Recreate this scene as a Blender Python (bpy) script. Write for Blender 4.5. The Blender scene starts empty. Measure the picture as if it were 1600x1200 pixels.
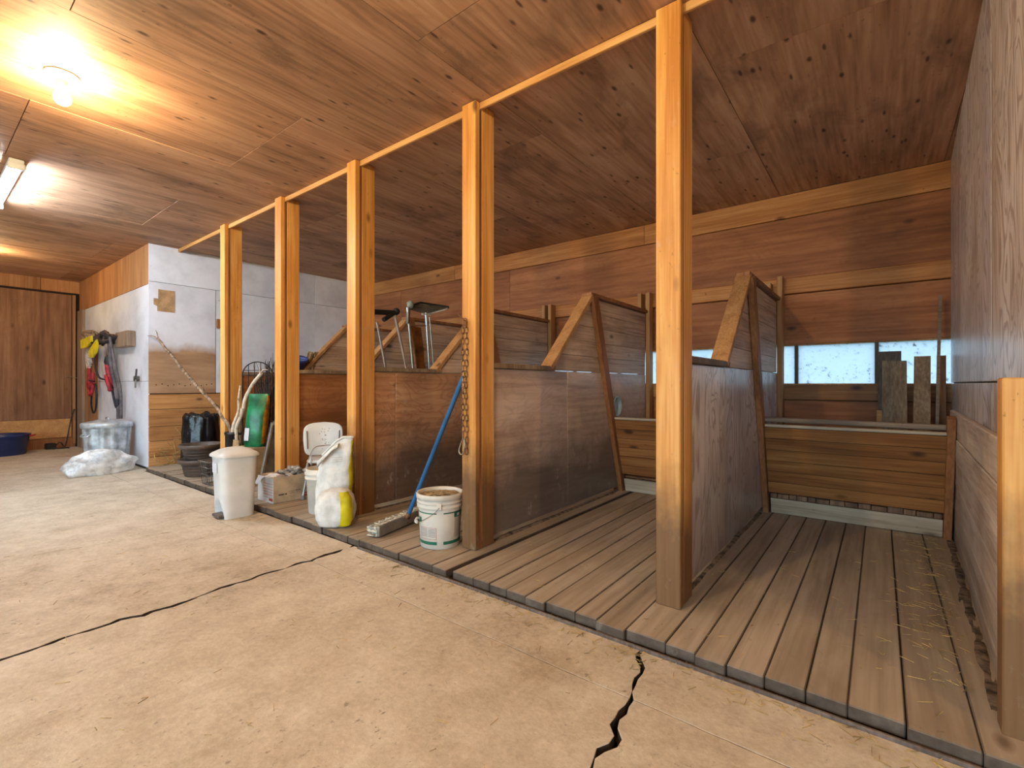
import bpy, math, random
from mathutils import Vector, Matrix, noise
random.seed(7)
R = math.radians
scene = bpy.context.scene
C = scene.collection

# ------------------------------------------------------------ camera
cam_d = bpy.data.cameras.new('camera')
cam = bpy.data.objects.new('camera', cam_d)
C.objects.link(cam)
cam.location = (0, 0, .995)
cam.rotation_euler = (R(90), 0, math.atan2(.613, .79))
cam_d.sensor_fit = 'HORIZONTAL'
cam_d.sensor_width = 36
cam_d.lens = 741 / 1600 * 36
cam_d.clip_start = .02
scene.camera = cam

# ------------------------------------------------------------ colour / exposure
vs = scene.view_settings
vs.view_transform = 'Standard'
vs.look = 'None'
vs.gamma = 1
vs.exposure = 0.80
vs.use_curve_mapping = False
scene.cycles.use_denoising = True
scene.cycles.max_bounces = 12
scene.cycles.diffuse_bounces = 8
scene.cycles.sample_clamp_indirect = 6

# ------------------------------------------------------------ overcast sky
SKY = 5.0
w = bpy.data.worlds.new('overcast_sky')
scene.world = w
w.use_nodes = True
nt = w.node_tree
bg = nt.nodes['Background']
tc = nt.nodes.new('ShaderNodeTexCoord')
sx = nt.nodes.new('ShaderNodeSeparateXYZ')
rp = nt.nodes.new('ShaderNodeValToRGB')
nt.links.new(tc.outputs['Generated'], sx.inputs[0])
nt.links.new(sx.outputs[2], rp.inputs[0])
rp.color_ramp.elements[0].position = 0
rp.color_ramp.elements[0].color = (.46, .66, .80, 1)
rp.color_ramp.elements[1].position = 1
rp.color_ramp.elements[1].color = (.9, 1.15, 1.4, 1)
nt.links.new(rp.outputs[0], bg.inputs[0])
bg.inputs[1].default_value = SKY

def portal(name, loc, rot, sx_, sy_):
    l = bpy.data.lights.new(name, 'AREA'); l.shape = 'RECTANGLE'; l.size = sx_; l.size_y = sy_
    l.cycles.is_portal = True
    o = bpy.data.objects.new(name, l); C.objects.link(o); o.location = loc; o.rotation_euler = rot
portal('added_opening_portal', (-1.2, -4.75, 1.2), (R(90), 0, 0), 8.6, 2.6)  # opening added in the unseen front wall, lets fill daylight into the stalls
portal('window_portal', (-3.1, 4.76, 1.16), (R(-90), 0, 0), 7.2, .36)

BULB_W = 40.0      # incandescent bulbs
TUBE_W = 92.0      # cool white tube

# ------------------------------------------------------------ helpers: mesh builder
class MB:
    def __init__(s):
        s.v = []; s.f = []; s.sm = []
    def add(s, verts, faces, smooth=False):
        o = len(s.v)
        s.v += [Vector(p) for p in verts]
        s.f += [[i + o for i in f] for f in faces]
        s.sm += [smooth] * len(faces)
        return s
    def box(s, lo, hi, ch=.003, M=None):
        lo = Vector(lo); hi = Vector(hi)
        c = (lo + hi) / 2; h = (hi - lo) / 2
        k = min(ch, min(h) * .45)
        vs_, idx = [], {}
        for sx_ in (-1, 1):
            for sy_ in (-1, 1):
                for sz_ in (-1, 1):
                    for a in range(3):
                        p = [sx_ * (h.x - k), sy_ * (h.y - k), sz_ * (h.z - k)]
                        p[a] = (sx_, sy_, sz_)[a] * h[a]
                        idx[(sx_, sy_, sz_, a)] = len(vs_)
                        q = Vector(p)
                        if M is not None: q = M @ q
                        vs_.append(q + c)
        F = []
        S_ = (-1, 1)
        for a in range(3):
            b, d = [i for i in range(3) if i != a]
            for sg in S_:
                quad = []
                for (u, v) in ((-1, -1), (1, -1), (1, 1), (-1, 1)):
                    k3 = [0, 0, 0]; k3[a] = sg; k3[b] = u; k3[d] = v
                    quad.append(idx[(k3[0], k3[1], k3[2], a)])
                F.append(quad)
        for a in range(3):
            b, d = [i for i in range(3) if i != a]
            for u in S_:
                for v in S_:
                    k0 = [0, 0, 0]; k0[a] = -1; k0[b] = u; k0[d] = v
                    k1 = list(k0); k1[a] = 1
                    F.append([idx[(*k0, b)], idx[(*k1, b)], idx[(*k1, d)], idx[(*k0, d)]])
        for x in S_:
            for y in S_:
                for z in S_:
                    F.append([idx[(x, y, z, 0)], idx[(x, y, z, 1)], idx[(x, y, z, 2)]])
        # outward orientation
        ctr = Vector(c)
        G = []
        for f in F:
            p = [vs_[i] for i in f]
            n = (p[1] - p[0]).cross(p[2] - p[0])
            m = sum(p, Vector()) / len(p) - ctr
            G.append(f if n.dot(m) > 0 else f[::-1])
        return s.add(vs_, G)
    def beam(s, p0, p1, wd, th, side=(1, 0, 0), ch=.003):
        """board from p0 to p1; wd across, th along `side`."""
        p0 = Vector(p0); p1 = Vector(p1)
        d = (p1 - p0); L = d.length; d.normalize()
        t = Vector(side); t = (t - d * t.dot(d)).normalized()
        u = d.cross(t)
        M = Matrix((t, u, d)).transposed()
        c = (p0 + p1) / 2
        return s.box(c - Vector((th, wd, L)) / 2, c + Vector((th, wd, L)) / 2, ch, M)
    def prism(s, pts, depth, axis='x'):
        """closed outline in the two other axes, extruded symmetrically by depth along axis. pts: full 3D on the mid plane"""
        a = {'x': Vector((1, 0, 0)), 'y': Vector((0, 1, 0)), 'z': Vector((0, 0, 1))}[axis] if isinstance(axis, str) else Vector(axis)
        n = len(pts)
        P = [Vector(p) for p in pts]
        nn = Vector()
        for i in range(n): nn += P[i].cross(P[(i + 1) % n])
        if nn.dot(a) < 0: P = P[::-1]
        A = [p + a * depth / 2 for p in P]; B = [p - a * depth / 2 for p in P]
        F = [list(range(n)), list(range(2 * n - 1, n - 1, -1))]
        for i in range(n):
            j = (i + 1) % n
            F.append([i, n + i, n + j, j])
        return s.add(A + B, F)
    def tube(s, pts, r, seg=8, cap=True, smooth=True):
        pts = [Vector(p) for p in pts]
        n = len(pts)
        rr = r if isinstance(r, (list, tuple)) else [r] * n
        vs_, F = [], []
        t0 = (pts[1] - pts[0]).normalized()
        u = t0.orthogonal().normalized()
        for i, p in enumerate(pts):
            t = (pts[min(i + 1, n - 1)] - pts[max(i - 1, 0)]).normalized()
            u = (u - t * u.dot(t)).normalized()
            v = t.cross(u)
            for k in range(seg):
                a = 2 * math.pi * k / seg
                vs_.append(p + (u * math.cos(a) + v * math.sin(a)) * rr[i])
        for i in range(n - 1):
            for k in range(seg):
                k2 = (k + 1) % seg
                F.append([i * seg + k, i * seg + k2, (i + 1) * seg + k2, (i + 1) * seg + k])
        s.add(vs_, F, smooth)
        if cap:
            s.add(vs_[:seg], [list(range(seg))[::-1]]); s.add(vs_[-seg:], [list(range(seg))])
        return s
    def loft(s, rings, cb=True, ct=True, smooth=True):
        seg = len(rings[0]); vs_, F = [], []
        for r_ in rings: vs_ += [Vector(p) for p in r_]
        for i in range(len(rings) - 1):
            for k in range(seg):
                k2 = (k + 1) % seg
                F.append([i * seg + k, i * seg + k2, (i + 1) * seg + k2, (i + 1) * seg + k])
        s.add(vs_, F, smooth)
        if cb: s.add(rings[0], [list(range(seg))[::-1]])
        if ct: s.add(rings[-1], [list(range(seg))])
        return s
    def lathe(s, prof, c=(0, 0, 0), seg=24, cb=True, ct=False, M=None):
        rings = []
        for r_, z in prof:
            ring_ = []
            for k in range(seg):
                a = 2 * math.pi * k / seg
                p = Vector((r_ * math.cos(a), r_ * math.sin(a), z))
                if M is not None: p = M @ p
                ring_.append(p + Vector(c))
            rings.append(ring_)
        return s.loft(rings, cb, ct)
    def build(s, name, mat, parent=None, origin=None):
        me = bpy.data.meshes.new(name)
        lo = Vector([min(p[i] for p in s.v) for i in range(3)])
        hi = Vector([max(p[i] for p in s.v) for i in range(3)])
        o = Vector(origin) if origin is not None else (lo + hi) / 2
        me.from_pydata([tuple(p - o) for p in s.v], [], s.f)
        me.polygons.foreach_set('use_smooth', s.sm)
        me.update()
        if isinstance(mat, (list, tuple)):
            for m in mat: me.materials.append(m)
        else: me.materials.append(mat)
        ob = bpy.data.objects.new(name, me)
        C.objects.link(ob)
        base = Vector()
        q = parent
        while q is not None:
            base += q.location; q = q.parent
        ob.location = o - base
        if parent is not None: ob.parent = parent
        return ob

def ring(cx, cy, z, rx, ry, n=2.0, rot=0.0, seg=32):
    out = []
    for k in range(seg):
        a = 2 * math.pi * k / seg
        c_, s_ = math.cos(a), math.sin(a)
        x = rx * math.copysign(abs(c_) ** (2 / n), c_)
        y = ry * math.copysign(abs(s_) ** (2 / n), s_)
        out.append(Vector((cx + x * math.cos(rot) - y * math.sin(rot), cy + x * math.sin(rot) + y * math.cos(rot), z)))
    return out

def blob(c, rx, ry, rz, amp=.1, freq=2.0, seed=0, nu=28, nv=16, flat=None, rot=0):
    """lumpy closed bag or stone"""
    rings = []
    for i in range(nv + 1):
        th = math.pi * (i / nv)
        th = min(max(th, .03), math.pi - .03)
        rg = []
        for k in range(nu):
            a = 2 * math.pi * k / nu
            d = Vector((math.sin(th) * math.cos(a), math.sin(th) * math.sin(a), -math.cos(th)))
            q = 1 + amp * noise.fractal(d * freq + Vector((seed * 7.1, seed * 3.3, seed)), 1.0, 2.0, 4)
            p = Vector((d.x * rx * q, d.y * ry * q, d.z * rz * q))
            p = Vector((p.x * math.cos(rot) - p.y * math.sin(rot), p.x * math.sin(rot) + p.y * math.cos(rot), p.z)) + Vector(c)
            if flat is not None and p.z < flat: p.z = flat
            rg.append(p)
        rings.append(rg)
    return MB().loft(rings)

def smooth_path(pts, n=6):
    P = [Vector(p) for p in pts]; out = []
    for i in range(len(P) - 1):
        p0 = P[max(i - 1, 0)]; p1 = P[i]; p2 = P[i + 1]; p3 = P[min(i + 2, len(P) - 1)]
        for k in range(n):
            t = k / n
            out.append(.5 * ((2 * p1) + (p2 - p0) * t + (2 * p0 - 5 * p1 + 4 * p2 - p3) * t * t + (3 * p1 - p0 - 3 * p2 + p3) * t ** 3))
    out.append(P[-1]); return out

def thing(name, label, cat, loc=(0, 0, 0), group=None):
    o = bpy.data.objects.new(name, None)
    o.empty_display_size = .05
    C.objects.link(o); o.location = loc
    o['label'] = label; o['category'] = cat
    if group: o['group'] = group
    return o
def tag(o, label, cat, group=None):
    o['label'] = label; o['category'] = cat
    if group: o['group'] = group
    return o
def struct(o, label=None):
    o['kind'] = 'structure'
    if label: o['label'] = label
    return o
def dup(ob, parent=None, loc=None):
    c = ob.copy(); C.objects.link(c)
    if parent is not None: c.parent = parent
    if loc is not None: c.location = loc
    return c

# ------------------------------------------------------------ helpers: materials
def lin(c):
    return tuple(((x / 255) / 12.92 if x / 255 <= .04045 else ((x / 255 + .055) / 1.055) ** 2.4) for x in c) + (1,)

class NT:
    def __init__(s, name):
        s.m = bpy.data.materials.new(name); s.m.use_nodes = True
        s.t = s.m.node_tree; s.b = s.t.nodes['Principled BSDF']
        s._co = None
    def n(s, typ, **kw):
        d = s.t.nodes.new(typ)
        for k, v in kw.items():
            if hasattr(d, k): setattr(d, k, v)
        return d
    def set(s, sock, val):
        if hasattr(val, 'is_output') or isinstance(val, bpy.types.NodeSocket): s.t.links.new(val, sock)
        else: sock.default_value = val
    def math(s, op, a, b=0.0, c=None, clamp=False):
        d = s.n('ShaderNodeMath', operation=op); d.use_clamp = clamp
        s.set(d.inputs[0], a); s.set(d.inputs[1], b)
        if c is not None: s.set(d.inputs[2], c)
        return d.outputs[0]
    def coords(s, scale=(1, 1, 1), rnd=True):
        if s._co is None:
            t = s.n('ShaderNodeTexCoord').outputs['Object']
            oi = s.n('ShaderNodeObjectInfo').outputs['Random']
            s.rand = oi
            cx = s.n('ShaderNodeCombineXYZ')
            s.set(cx.inputs[0], s.math('MULTIPLY', oi, 37.0)); s.set(cx.inputs[1], s.math('MULTIPLY', oi, 23.0)); s.set(cx.inputs[2], s.math('MULTIPLY', oi, 51.0))
            va = s.n('ShaderNodeVectorMath', operation='ADD')
            s.set(va.inputs[0], t); s.set(va.inputs[1], cx.outputs[0])
            s._co = va.outputs[0]
        mp = s.n('ShaderNodeVectorMath', operation='MULTIPLY')
        s.set(mp.inputs[0], s._co); mp.inputs[1].default_value = scale
        return mp.outputs[0]
    def world(s, scale=(1, 1, 1)):
        g = s.n('ShaderNodeNewGeometry').outputs['Position']
        mp = s.n('ShaderNodeVectorMath', operation='MULTIPLY')
        s.set(mp.inputs[0], g); mp.inputs[1].default_value = scale
        return mp.outputs[0]
    def noise(s, co, scale=1.0, detail=3.0, rough=.55, dist=0.0):
        d = s.n('ShaderNodeTexNoise'); s.set(d.inputs['Vector'], co)
        d.inputs['Scale'].default_value = scale; d.inputs['Detail'].default_value = detail
        d.inputs['Roughness'].default_value = rough; d.inputs['Distortion'].default_value = dist
        return d.outputs['Fac']
    def ramp(s, fac, stops):
        d = s.n('ShaderNodeValToRGB'); e = d.color_ramp.elements
        while len(e) < len(stops): e.new(.5)
        for el, (p, c) in zip(e, stops):
            el.position = p; el.color = c if len(c) == 4 else tuple(c) + (1,)
        s.set(d.inputs[0], fac); return d.outputs[0]
    def step(s, fac, a, b):
        d = s.n('ShaderNodeMapRange'); s.set(d.inputs[0], fac)
        d.inputs[1].default_value = a; d.inputs[2].default_value = b
        return d.outputs[0]
    def mix(s, fac, a, b, mode='MIX'):
        d = s.n('ShaderNodeMix'); d.data_type = 'RGBA'; d.blend_type = mode
        s.set(d.inputs[0], fac); s.set(d.inputs[6], a); s.set(d.inputs[7], b)
        return d.outputs[2]
    def bump(s, h, strength=.3, dist=.01):
        d = s.n('ShaderNodeBump'); s.set(d.inputs['Height'], h)
        d.inputs['Strength'].default_value = strength; d.inputs['Distance'].default_value = dist
        s.t.links.new(d.outputs[0], s.b.inputs['Normal'])
    def done(s, col, rough=.6, metal=0.0, spec=.5):
        s.set(s.b.inputs['Base Color'], col); s.set(s.b.inputs['Roughness'], rough)
        s.b.inputs['Metallic'].default_value = metal
        s.b.inputs['Specular IOR Level'].default_value = spec
        return s.m

AX = {'x': (1, 0, 0), 'y': (0, 1, 0), 'z': (0, 0, 1)}
def wood(name, dark, mid, light, axis='z', scale=1.0, knots=.6, knotcol=(70, 40, 20), stain=.35, staincol=(60, 42, 30),
         rough=.6, dirt=None, swirl=0.0, var=.22, spec=.35, knot_scale=1.0, scuff=0.0, wide=9.0, upto=None, small=0.0, edge=False):
    """dirt=(z0,z1,colour,amount): grime worn in towards the floor, broken by noise.  upto=(z,colour): bare below / painted above"""
    s = NT(name)
    al, ac = .8 * scale, wide * scale
    def sc(a, c): return tuple(a if AX[axis][i] else c for i in range(3))
    g1 = s.noise(s.coords(sc(al, ac)), 1.0, 4, .6, .6)
    g2 = s.noise(s.coords(sc(al * 3, ac * 9)), 1.0, 2, .5)
    f = s.math('ADD', s.math('MULTIPLY', g1, .62), s.math('MULTIPLY', g2, .38))
    col = s.ramp(f, [(.34, lin(dark)), (.5, lin(mid)), (.64, lin(light))])
    g3 = s.noise(s.coords(sc(al * 2, ac * 26)), 1.0, 3, .6)
    col = s.mix(s.math('MULTIPLY', s.step(g3, .60, .72), .30), col, lin(dark))
    sp = s.noise(s.coords(sc(26, 40)), 1.0, 3, .7)
    sb_ = s.noise(s.coords((2.5, 2.5, 2.5)), 1.0, 3, .6)
    col = s.mix(s.math('MULTIPLY', s.math('MULTIPLY', s.step(sp, .64, .70), s.step(sb_, .45, .62)), .6), col, lin(knotcol))
    if swirl:
        q = s.noise(s.coords(sc(1.7, 4.2)), 1.0, 2.0, .5, .9)
        q = s.math('SINE', s.math('MULTIPLY', q, 72.0))
        q = s.step(q, .35, .95)
        col = s.mix(s.math('MULTIPLY', q, swirl), col, lin(dark))
    if stain:
        st = s.noise(s.coords(sc(1.3, 2.6)), 1.0, 5, .65, .4)
        col = s.mix(s.math('MULTIPLY', s.step(st, .52, .74), stain), col, lin(staincol))
    if knots:
        v = s.n('ShaderNodeTexVoronoi'); s.set(v.inputs['Vector'], s.coords(sc(3.0 * knot_scale, 6.5 * knot_scale)))
        v.inputs['Scale'].default_value = 1.0
        sep = s.n('ShaderNodeSeparateColor'); s.set(sep.inputs[0], v.outputs['Color'])
        gate = s.math('GREATER_THAN', sep.outputs[0], 1 - knots)
        k = s.math('MULTIPLY', gate, s.step(v.outputs['Distance'], .17, .07))
        col = s.mix(s.math('MULTIPLY', k, .85), col, lin(knotcol))
    if small:
        v = s.n('ShaderNodeTexVoronoi'); s.set(v.inputs['Vector'], s.coords(sc(4.0, 15.0)))
        v.inputs['Scale'].default_value = 1.0
        sep = s.n('ShaderNodeSeparateColor'); s.set(sep.inputs[0], v.outputs['Color'])
        gate = s.math('GREATER_THAN', sep.outputs[1], 1 - small)
        k = s.math('MULTIPLY', gate, s.step(v.outputs['Distance'], .15, .07))
        col = s.mix(s.math('MULTIPLY', k, .8), col, lin(knotcol))
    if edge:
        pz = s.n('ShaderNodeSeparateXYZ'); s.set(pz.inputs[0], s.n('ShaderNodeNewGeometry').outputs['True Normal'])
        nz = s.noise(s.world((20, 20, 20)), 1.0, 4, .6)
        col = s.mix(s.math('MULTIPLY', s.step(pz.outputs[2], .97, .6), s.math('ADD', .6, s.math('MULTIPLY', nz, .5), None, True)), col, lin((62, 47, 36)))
    if upto:
        pz = s.n('ShaderNodeSeparateXYZ'); s.set(pz.inputs[0], s.world())
        nz = s.noise(s.world((3, 3, 3)), 1.0, 4, .6)
        h = s.math('ADD', pz.outputs[2], s.math('MULTIPLY', s.math('SUBTRACT', nz, .5), .16))
        col = s.mix(s.step(h, upto[0] - .05, upto[0] + .05), col, upto[1] if hasattr(upto[1], 'is_output') else lin(upto[1]))
    if dirt:
        pz = s.n('ShaderNodeSeparateXYZ'); s.set(pz.inputs[0], s.world())
        nz = s.noise(s.world((2.6, 2.6, 1.8)), 1.0, 6, .65)
        h = s.math('ADD', pz.outputs[2], s.math('MULTIPLY', s.math('SUBTRACT', nz, .5), .8))
        k = s.math('MULTIPLY', s.step(h, dirt[1], dirt[0]), dirt[3])
        col = s.mix(k, col, lin(dirt[2]))
    if scuff:
        sn = s.noise(s.world((14, 14, 9)), 1.0, 6, .75)
        sb = s.noise(s.world((1.5, 1.5, 2.5)), 1.0, 2, .5)
        k = s.math('MULTIPLY', s.step(sn, .56, .72), s.math('MULTIPLY', s.step(sb, .45, .65), scuff))
        col = s.mix(k, col, lin((190, 180, 168)))
    vv = s.math('ADD', 1 - var / 2, s.math('MULTIPLY', s.rand, var))
    col = s.mix(1.0, col, s.n_rgb(vv) if hasattr(s, 'n_rgb') else vv, 'MULTIPLY')
    s.bump(f, .25, .004)
    return s.done(col, rough, 0, spec)

def plain(name, c, rough=.5, metal=0.0, noise_amt=.12, nscale=6.0, bump=0.0, c2=None, trans=0.0, spec=.5):
    s = NT(name)
    f = s.noise(s.coords((nscale,) * 3), 1.0, 5, .6)
    c2 = c2 or tuple(max(0, x * (1 - noise_amt * 2.2)) for x in c)
    col = s.ramp(f, [(.35, lin(c2)), (.62, lin(c))])
    if bump: s.bump(f, bump, .01)
    m = s.done(col, rough, metal, spec)
    if trans: s.b.inputs['Transmission Weight'].default_value = trans
    return m

def emit(name, c, strength):
    m = bpy.data.materials.new(name); m.use_nodes = True
    b = m.node_tree.nodes['Principled BSDF']
    b.inputs['Base Color'].default_value = (.8, .8, .8, 1)
    b.inputs['Emission Color'].default_value = c
    b.inputs['Emission Strength'].default_value = strength
    return m

# ------------------------------------------------------------ materials
GRIME = (84, 68, 56)
m_post = wood('post_timber', (188, 122, 52), (216, 154, 80), (232, 180, 108), 'z', 1.0, .4, (104, 58, 24), .3, (156, 94, 42), .5,
              dirt=(.42, .74, (82, 60, 44), .84), var=.12, scuff=.55)
m_post_clean = wood('clean_post_timber', (188, 122, 52), (216, 154, 80), (232, 180, 108), 'z', 1.0, .45, (104, 58, 24), .3, (156, 94, 42), .5, var=.12)
m_beam = wood('beam_timber', (186, 128, 66), (210, 156, 92), (226, 178, 116), 'x', 1.0, .2, var=.1, stain=.2, staincol=(150, 100, 56))
m_ceil = wood('ceiling_plywood', (140, 104, 80), (182, 140, 110), (202, 162, 132), 'y', 1.0, .55, (60, 40, 28), .85, (100, 74, 60), .65, var=.16, knot_scale=1.7, wide=5, small=.6)
m_plyb = wood('back_wall_plywood', (130, 78, 46), (166, 104, 64), (186, 124, 80), 'x', .8, .12, (70, 38, 20), .4, (88, 52, 32), .6, var=.2, swirl=.16, wide=5)
m_boardx = wood('pine_board', (166, 116, 68), (190, 140, 86), (206, 158, 104), 'x', 1.0, .35, (92, 54, 28), .3, (128, 86, 54), .6, var=.16)
m_backboard = wood('back_wall_board', (150, 92, 46), (184, 122, 68), (202, 144, 88), 'x', 1.0, .45, (86, 46, 22), .4, (126, 76, 42), .6, var=.2)
m_panel = wood('partition_plywood', (156, 130, 114), (206, 180, 162), (220, 198, 182), 'y', .8, .15, (70, 52, 42), .35, (118, 96, 84), .40,
               dirt=(.36, .78, (86, 77, 72), .82), swirl=.2, var=.10, scuff=.7, wide=4.5, spec=.5)
m_panelb = wood('brown_partition_plywood', (146, 98, 66), (190, 140, 102), (208, 164, 126), 'y', .8, .2, (70, 42, 28), .35, (112, 74, 50), .5,
               dirt=(.34, .72, (82, 71, 64), .82), swirl=.38, var=.08, scuff=.8, wide=4.5)
m_panelc = wood('clean_partition_plywood', (124, 74, 40), (158, 102, 60), (178, 122, 78), 'y', .8, .2, (70, 40, 24), .35, (104, 62, 36), .55, swirl=.35, var=.08, wide=4.5)
m_swirl = wood('worn_plywood', (158, 142, 138), (214, 204, 204), (228, 220, 220), 'z', .8, .10, (76, 56, 44), .55, (134, 114, 102), .34,
               dirt=(.05, .8, (112, 92, 76), .7), swirl=.85, var=.08, scuff=.5, wide=4.5, spec=.5)
m_pboard = wood('partition_board', (150, 122, 102), (198, 170, 146), (218, 194, 172), 'y', 1.0, .45, (84, 58, 42), .5, (116, 88, 70), .55, var=.2)
m_brace = wood('brace_timber', (150, 104, 62), (182, 134, 86), (200, 154, 106), 'z', 1.0, .2, var=.16, stain=.35, staincol=(118, 82, 54))
m_stud = wood('dark_stud', (116, 72, 40), (146, 96, 58), (170, 118, 76), 'z', 1.0, .2, var=.12, stain=.4, staincol=(84, 56, 38))
m_manger = wood('manger_board', (112, 68, 34), (148, 97, 52), (170, 120, 70), 'x', 1.0, .5, (64, 36, 18), .45, (108, 72, 42), .55, var=.3)
m_pale = wood('pale_worn_board', (150, 134, 112), (186, 170, 146), (204, 190, 168), 'x', 1.0, .1, stain=.5, staincol=(126, 104, 82), var=.1)
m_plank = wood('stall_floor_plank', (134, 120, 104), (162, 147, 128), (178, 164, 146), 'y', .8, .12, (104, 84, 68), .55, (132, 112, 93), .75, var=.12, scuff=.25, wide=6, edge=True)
m_dark = plain('dark_gap', (46, 34, 26), .9)
m_wallrb = wood('right_wall_board', (164, 142, 126), (208, 190, 174), (222, 206, 192), 'y', 1.0, .25, (88, 64, 48), .5, (112, 88, 72), .5, var=.12,
                dirt=(.0, .5, (112, 88, 68), .7), scuff=.4)
m_orange = wood('orange_plywood', (156, 102, 60), (186, 130, 84), (204, 152, 106), 'z', .7, .08, stain=.3, staincol=(150, 88, 44), var=.06, wide=6)
m_door = wood('door_plywood', (108, 72, 48), (138, 98, 70), (158, 118, 88), 'z', .8, .3, (72, 42, 26), .45, (96, 60, 40), .65, var=.1, wide=5)
m_lplank = wood('lower_wall_plank', (150, 100, 58), (180, 128, 78), (198, 150, 98), 'y', 1.0, .4, (90, 54, 28), .5, (124, 84, 52), .65, var=.22)
m_greystud = wood('weathered_stud', (112, 90, 74), (150, 126, 106), (172, 150, 130), 'z', 1.0, .2, var=.1)
m_brownply = wood('bare_plywood', (138, 92, 56), (166, 118, 78), (184, 138, 96), 'z', .8, .3, (84, 52, 30), .4, var=.1)

def white_paint(name, bare_z=None, tone=(222, 222, 230)):
    s = NT(name)
    n1 = s.noise(s.coords((2, 2, 2)), 1.0, 6, .65)
    n2 = s.noise(s.coords((30, 30, 30)), 1.0, 4, .7)
    col = s.ramp(n1, [(.3, lin(tuple(x - 26 for x in tone))), (.55, lin(tone)), (.8, lin(tuple(min(255, x + 12) for x in tone)))])
    n3 = s.noise(s.coords((1.4, 1.4, 1.1)), 1.0, 3, .6)
    spots = s.math('MULTIPLY', s.step(n2, .66, .72), s.step(n3, .46, .6))
    col = s.mix(s.math('MULTIPLY', spots, .65), col, lin((110, 92, 78)))
    if bare_z:
        pz = s.n('ShaderNodeSeparateXYZ'); s.set(pz.inputs[0], s.world())
        nz = s.noise(s.world((5, 5, 3)), 1.0, 4, .6)
        h = s.math('ADD', pz.outputs[2], s.math('MULTIPLY', s.math('SUBTRACT', nz, .5), .2))
        g = s.noise(s.coords((1.5, 1.5, 8)), 1.0, 4, .6)
        bare = s.ramp(g, [(.35, lin((148, 112, 84))), (.65, lin((184, 148, 116)))])
        col = s.mix(s.step(h, bare_z - .05, bare_z + .06), bare, col)
    s.bump(n1, .08, .004)
    return s.done(col, .55, 0, .4)
m_white = white_paint('white_painted_plywood')
m_white_bare = white_paint('white_paint_over_bare_plywood', 1.42, (218, 217, 226))

def concrete():
    s = NT('concrete')
    n1 = s.noise(s.world((1.0, 1.0, 1)), 1.0, 7, .68, .3)
    n2 = s.noise(s.world((6, 6, 6)), 1.0, 7, .75)
    n3 = s.noise(s.world((48, 48, 48)), 1.0, 4, .7)
    f = s.math('ADD', s.math('MULTIPLY', n1, .45), s.math('ADD', s.math('MULTIPLY', n2, .38), s.math('MULTIPLY', n3, .17)))
    col = s.ramp(f, [(.36, lin((158, 144, 124))), (.46, lin((192, 178, 158))), (.54, lin((208, 196, 177))), (.64, lin((224, 214, 198)))])
    d = s.noise(s.world((2.4, 1.2, 3)), 1.0, 8, .78)
    col = s.mix(s.math('MULTIPLY', s.step(d, .54, .70), .5), col, lin((150, 128, 100)))
    d2 = s.noise(s.world((30, 22, 26)), 1.0, 5, .7)
    dg = s.noise(s.world((2.2, 2.2, 2)), 1.0, 4, .6)
    col = s.mix(s.math('MULTIPLY', s.math('MULTIPLY', s.step(d2, .60, .67), s.step(dg, .42, .62)), .75), col, lin((92, 72, 52)))
    d3 = s.noise(s.world((9, 9, 9)), 1.0, 6, .8)
    col = s.mix(s.math('MULTIPLY', s.step(d3, .60, .70), .5), col, lin((224, 214, 200)))
    s.bump(s.math('ADD', f, s.math('MULTIPLY', d2, .3)), .35, .01)
    return s.done(col, .7, 0, .3)
m_conc = concrete()
m_soil = plain('dirt', (134, 114, 94), .95, 0, .28, 24, .8)
m_crack = plain('crack_dirt', (84, 66, 50), .95, 0, .3, 20)
m_ground = plain('outdoor_grass_ground', (112, 120, 84), .9)

def pane_mat():
    s = NT('dirty_translucent_pane')
    t = s.t
    out = [n for n in t.nodes if n.type == 'OUTPUT_MATERIAL'][0]
    n1 = s.noise(s.coords((9, 9, 9)), 1.0, 5, .7)
    n2 = s.noise(s.coords((34, 34, 34)), 1.0, 5, .75)
    dirt = s.math('MULTIPLY', s.step(n2, .56, .64), s.step(n1, .42, .60))
    tl = s.n('ShaderNodeBsdfTranslucent'); tl.inputs[0].default_value = (.46, .49, .52, 1)
    tr = s.n('ShaderNodeBsdfTransparent'); tr.inputs[0].default_value = (.37, .40, .43, 1)
    df = s.n('ShaderNodeBsdfDiffuse'); df.inputs[0].default_value = lin((70, 66, 62))
    m1 = s.n('ShaderNodeMixShader'); m1.inputs[0].default_value = .35
    t.links.new(tl.outputs[0], m1.inputs[1]); t.links.new(tr.outputs[0], m1.inputs[2])
    m2 = s.n('ShaderNodeMixShader'); s.set(m2.inputs[0], s.math('MULTIPLY', dirt, .8))
    t.links.new(m1.outputs[0], m2.inputs[1]); t.links.new(df.outputs[0], m2.inputs[2])
    t.links.new(m2.outputs[0], out.inputs[0])
    return s.m
m_pane = pane_mat()

def clear_film(name, tint=(.95, .96, .97)):
    """thin polythene: part see-through, part milky, glossy"""
    s = NT(name); t = s.t
    out = [n for n in t.nodes if n.type == 'OUTPUT_MATERIAL'][0]
    f = s.noise(s.coords((9, 9, 9)), 1.0, 4, .6)
    s.bump(f, .5, .02)
    s.done(lin((232, 234, 236)), .25, 0, .6)
    tr = s.n('ShaderNodeBsdfTransparent'); tr.inputs[0].default_value = tint + (1,)
    mx = s.n('ShaderNodeMixShader'); s.set(mx.inputs[0], s.step(f, .25, .6))
    t.links.new(tr.outputs[0], mx.inputs[1]); t.links.new(s.b.outputs[0], mx.inputs[2])
    t.links.new(mx.outputs[0], out.inputs[0])
    return s.m
m_film = clear_film('clear_polythene')

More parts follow.
